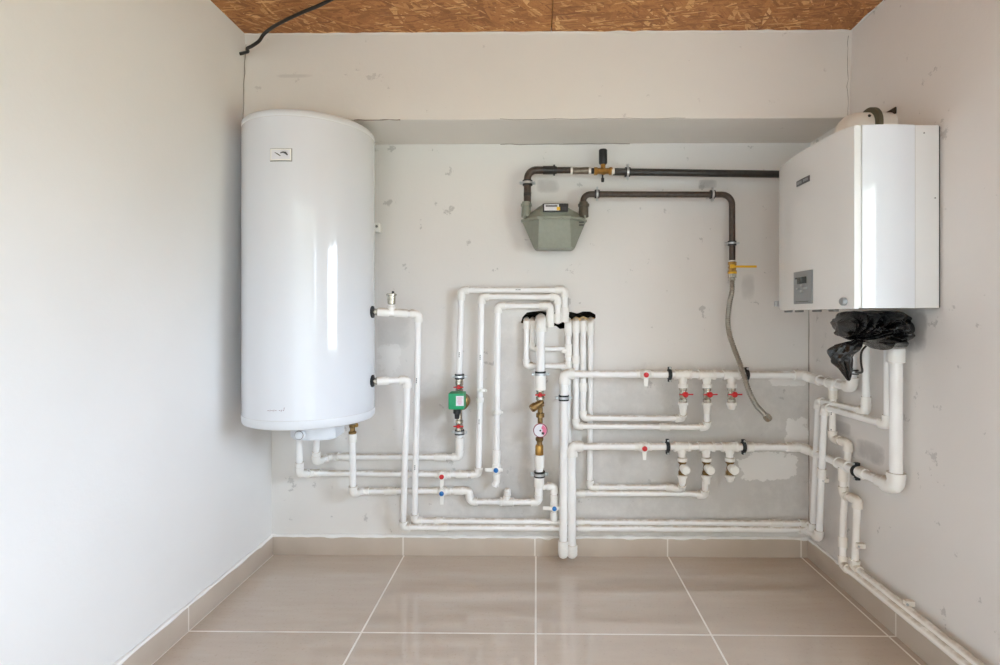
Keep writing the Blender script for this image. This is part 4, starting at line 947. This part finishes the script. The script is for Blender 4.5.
# ================================================================== BLACK BAG
tb = thing('plastic_bag', 'crumpled black plastic bag tied under the boiler', 'bag', R(850, 380, .09))
bc = depthpt(872.5, 328.5, -.66); kn_ = depthpt(857.5, 340, -.68)
k_ = (2.414 - .66) / F
bm = BM(); bmesh.ops.create_icosphere(bm, subdivisions=6, radius=1)
outl_px = [(833.5, 321.5), (843, 313), (848, 309), (862, 309.5), (880, 309), (902, 310), (906, 316), (907.5, 330), (906, 346), (899, 349), (886, 349.5), (881, 352), (873, 345.5), (866, 341.5), (858, 344), (845, 341), (837, 337), (836, 326)]
oc = (870, 328)
def outline_r(ang):
    best = None; dx, dy = math.cos(ang), math.sin(ang)
    for i in range(len(outl_px)):
        x1, y1 = outl_px[i][0] - oc[0], outl_px[i][1] - oc[1]; x2, y2 = outl_px[(i + 1) % len(outl_px)][0] - oc[0], outl_px[(i + 1) % len(outl_px)][1] - oc[1]
        den = dx * (y2 - y1) - dy * (x2 - x1)
        if abs(den) < 1e-9: continue
        t1 = (x1 * (y2 - y1) - y1 * (x2 - x1)) / den; u1 = (x1 * dy - y1 * dx) / den
        if t1 > 0 and -1e-6 <= u1 <= 1 + 1e-6: best = max(best or 0, t1)
    return (best or 20) * .90
b0 = depthpt(*oc, -.64)
for v in bm.verts:
    c = v.co.copy(); ang = math.atan2(-c.z, c.x); rho = math.hypot(c.x, c.z); Rr = outline_r(ang) * k_
    p = b0 + Vector((math.cos(ang) * Rr * rho ** .8, 0, -math.sin(ang) * Rr * rho ** .8)); dep = c.y * .075
    kd_ = p - Vector((kn_.x, p.y, kn_.z)); dist = kd_.length; ka = math.atan2(kd_.z, kd_.x)
    fold = abs(math.sin(ka * 7 + 2.2 * noise.noise(kd_ * 14))) * 1.0 + .5 * abs(math.sin(ka * 17 + 3 * noise.noise(kd_ * 20)))
    amp = .030 * min(1, dist / .05 + .15)
    pin = .04 * math.exp(-(dist / .035) ** 2)
    cr = noise.ridged_multi_fractal(p * 16, 1.0, 2.0, 4, 1.0, 2.0) * .006
    s_ = -1 if c.y < 0 else 1
    p.y = b0.y + dep + (s_ * (fold * amp - .012 - pin) + s_ * cr) * min(1, abs(c.y) * 2.5)
    nz = noise.noise_vector(p * 22) * .004; v.co = p + nz
build('bag_body', bm, M['bag'], tb, angle=32)
# hanging tail below the knot
tail_px = [(856, 341, 6.5, .02), (849, 345.5, 12, .03), (844.5, 351, 13, .034), (841, 357, 10.5, .03), (842, 362.5, 9, .026), (845, 368, 6, .02), (847, 374, 4, .014), (848.5, 380, 1.6, .006)]
bm = BM(); rs2 = []
fine = []
for a, b in zip(tail_px, tail_px[1:]):
    for k in range(6): f = k / 6; fine.append(tuple(a[i] + (b[i] - a[i]) * f for i in range(4)))
fine.append(tail_px[-1])
for j, (x, y, hwx, dp) in enumerate(fine):
    c = depthpt(x, y, -.67); ring = []
    for k in range(40):
        a = 2 * PI * k / 40; fo = 1 + .30 * abs(math.sin(a * 3.5 + .6 + j * .09)) - .24 + .30 * noise.noise(Vector((math.cos(a) * 2.2, math.sin(a) * 2.2, j * .11)))
        ring.append(bm.verts.new(c + Vector((math.cos(a) * hwx * k_ * fo, math.sin(a) * dp * fo, math.sin(a * 2 + j * .2) * .003))))
    rs2.append(ring)
rings(bm, rs2); build('bag_tail', bm, M['bag'], tb, angle=32)
# thin cable hanging beside the bag
bm = BM(); sweep(bm, catmull([depthpt(866, 346, -.6), depthpt(861.5, 352, -.6), depthpt(861, 362, -.6), depthpt(862, 372, -.55), R(856, 372.3, .07)], 8), .0035, 8)
tag(build('thin_cable', bm, M['cable']), 'thin black cable hanging under the bag beside the white riser', 'cable')

# ================================================================== CABLE at the ceiling
cbl = [W(238.5, 54, .33), W(243.5, 53, .335), W(247.8, 51.5, .345), W(247.3, 48.5, .35), W(252, 46, .36), (W(259, 41, .37)), W(264, 34, .385), W(273, 27, .40), W(287, 19.5, .45), W(302, 12.5, .49), W(318, 6, .53), W(334, -2, .565), W(352, -11, .60), W(378, -24, .64)]
bm = BM(); sweep(bm, catmull([Vector(c) for c in cbl], 8), .0062, 10)
tag(build('electric_cable', bm, M['cable']), 'black electric cable crossing from the left corner to the ceiling boards', 'cable')
# printed marks on a few pipes
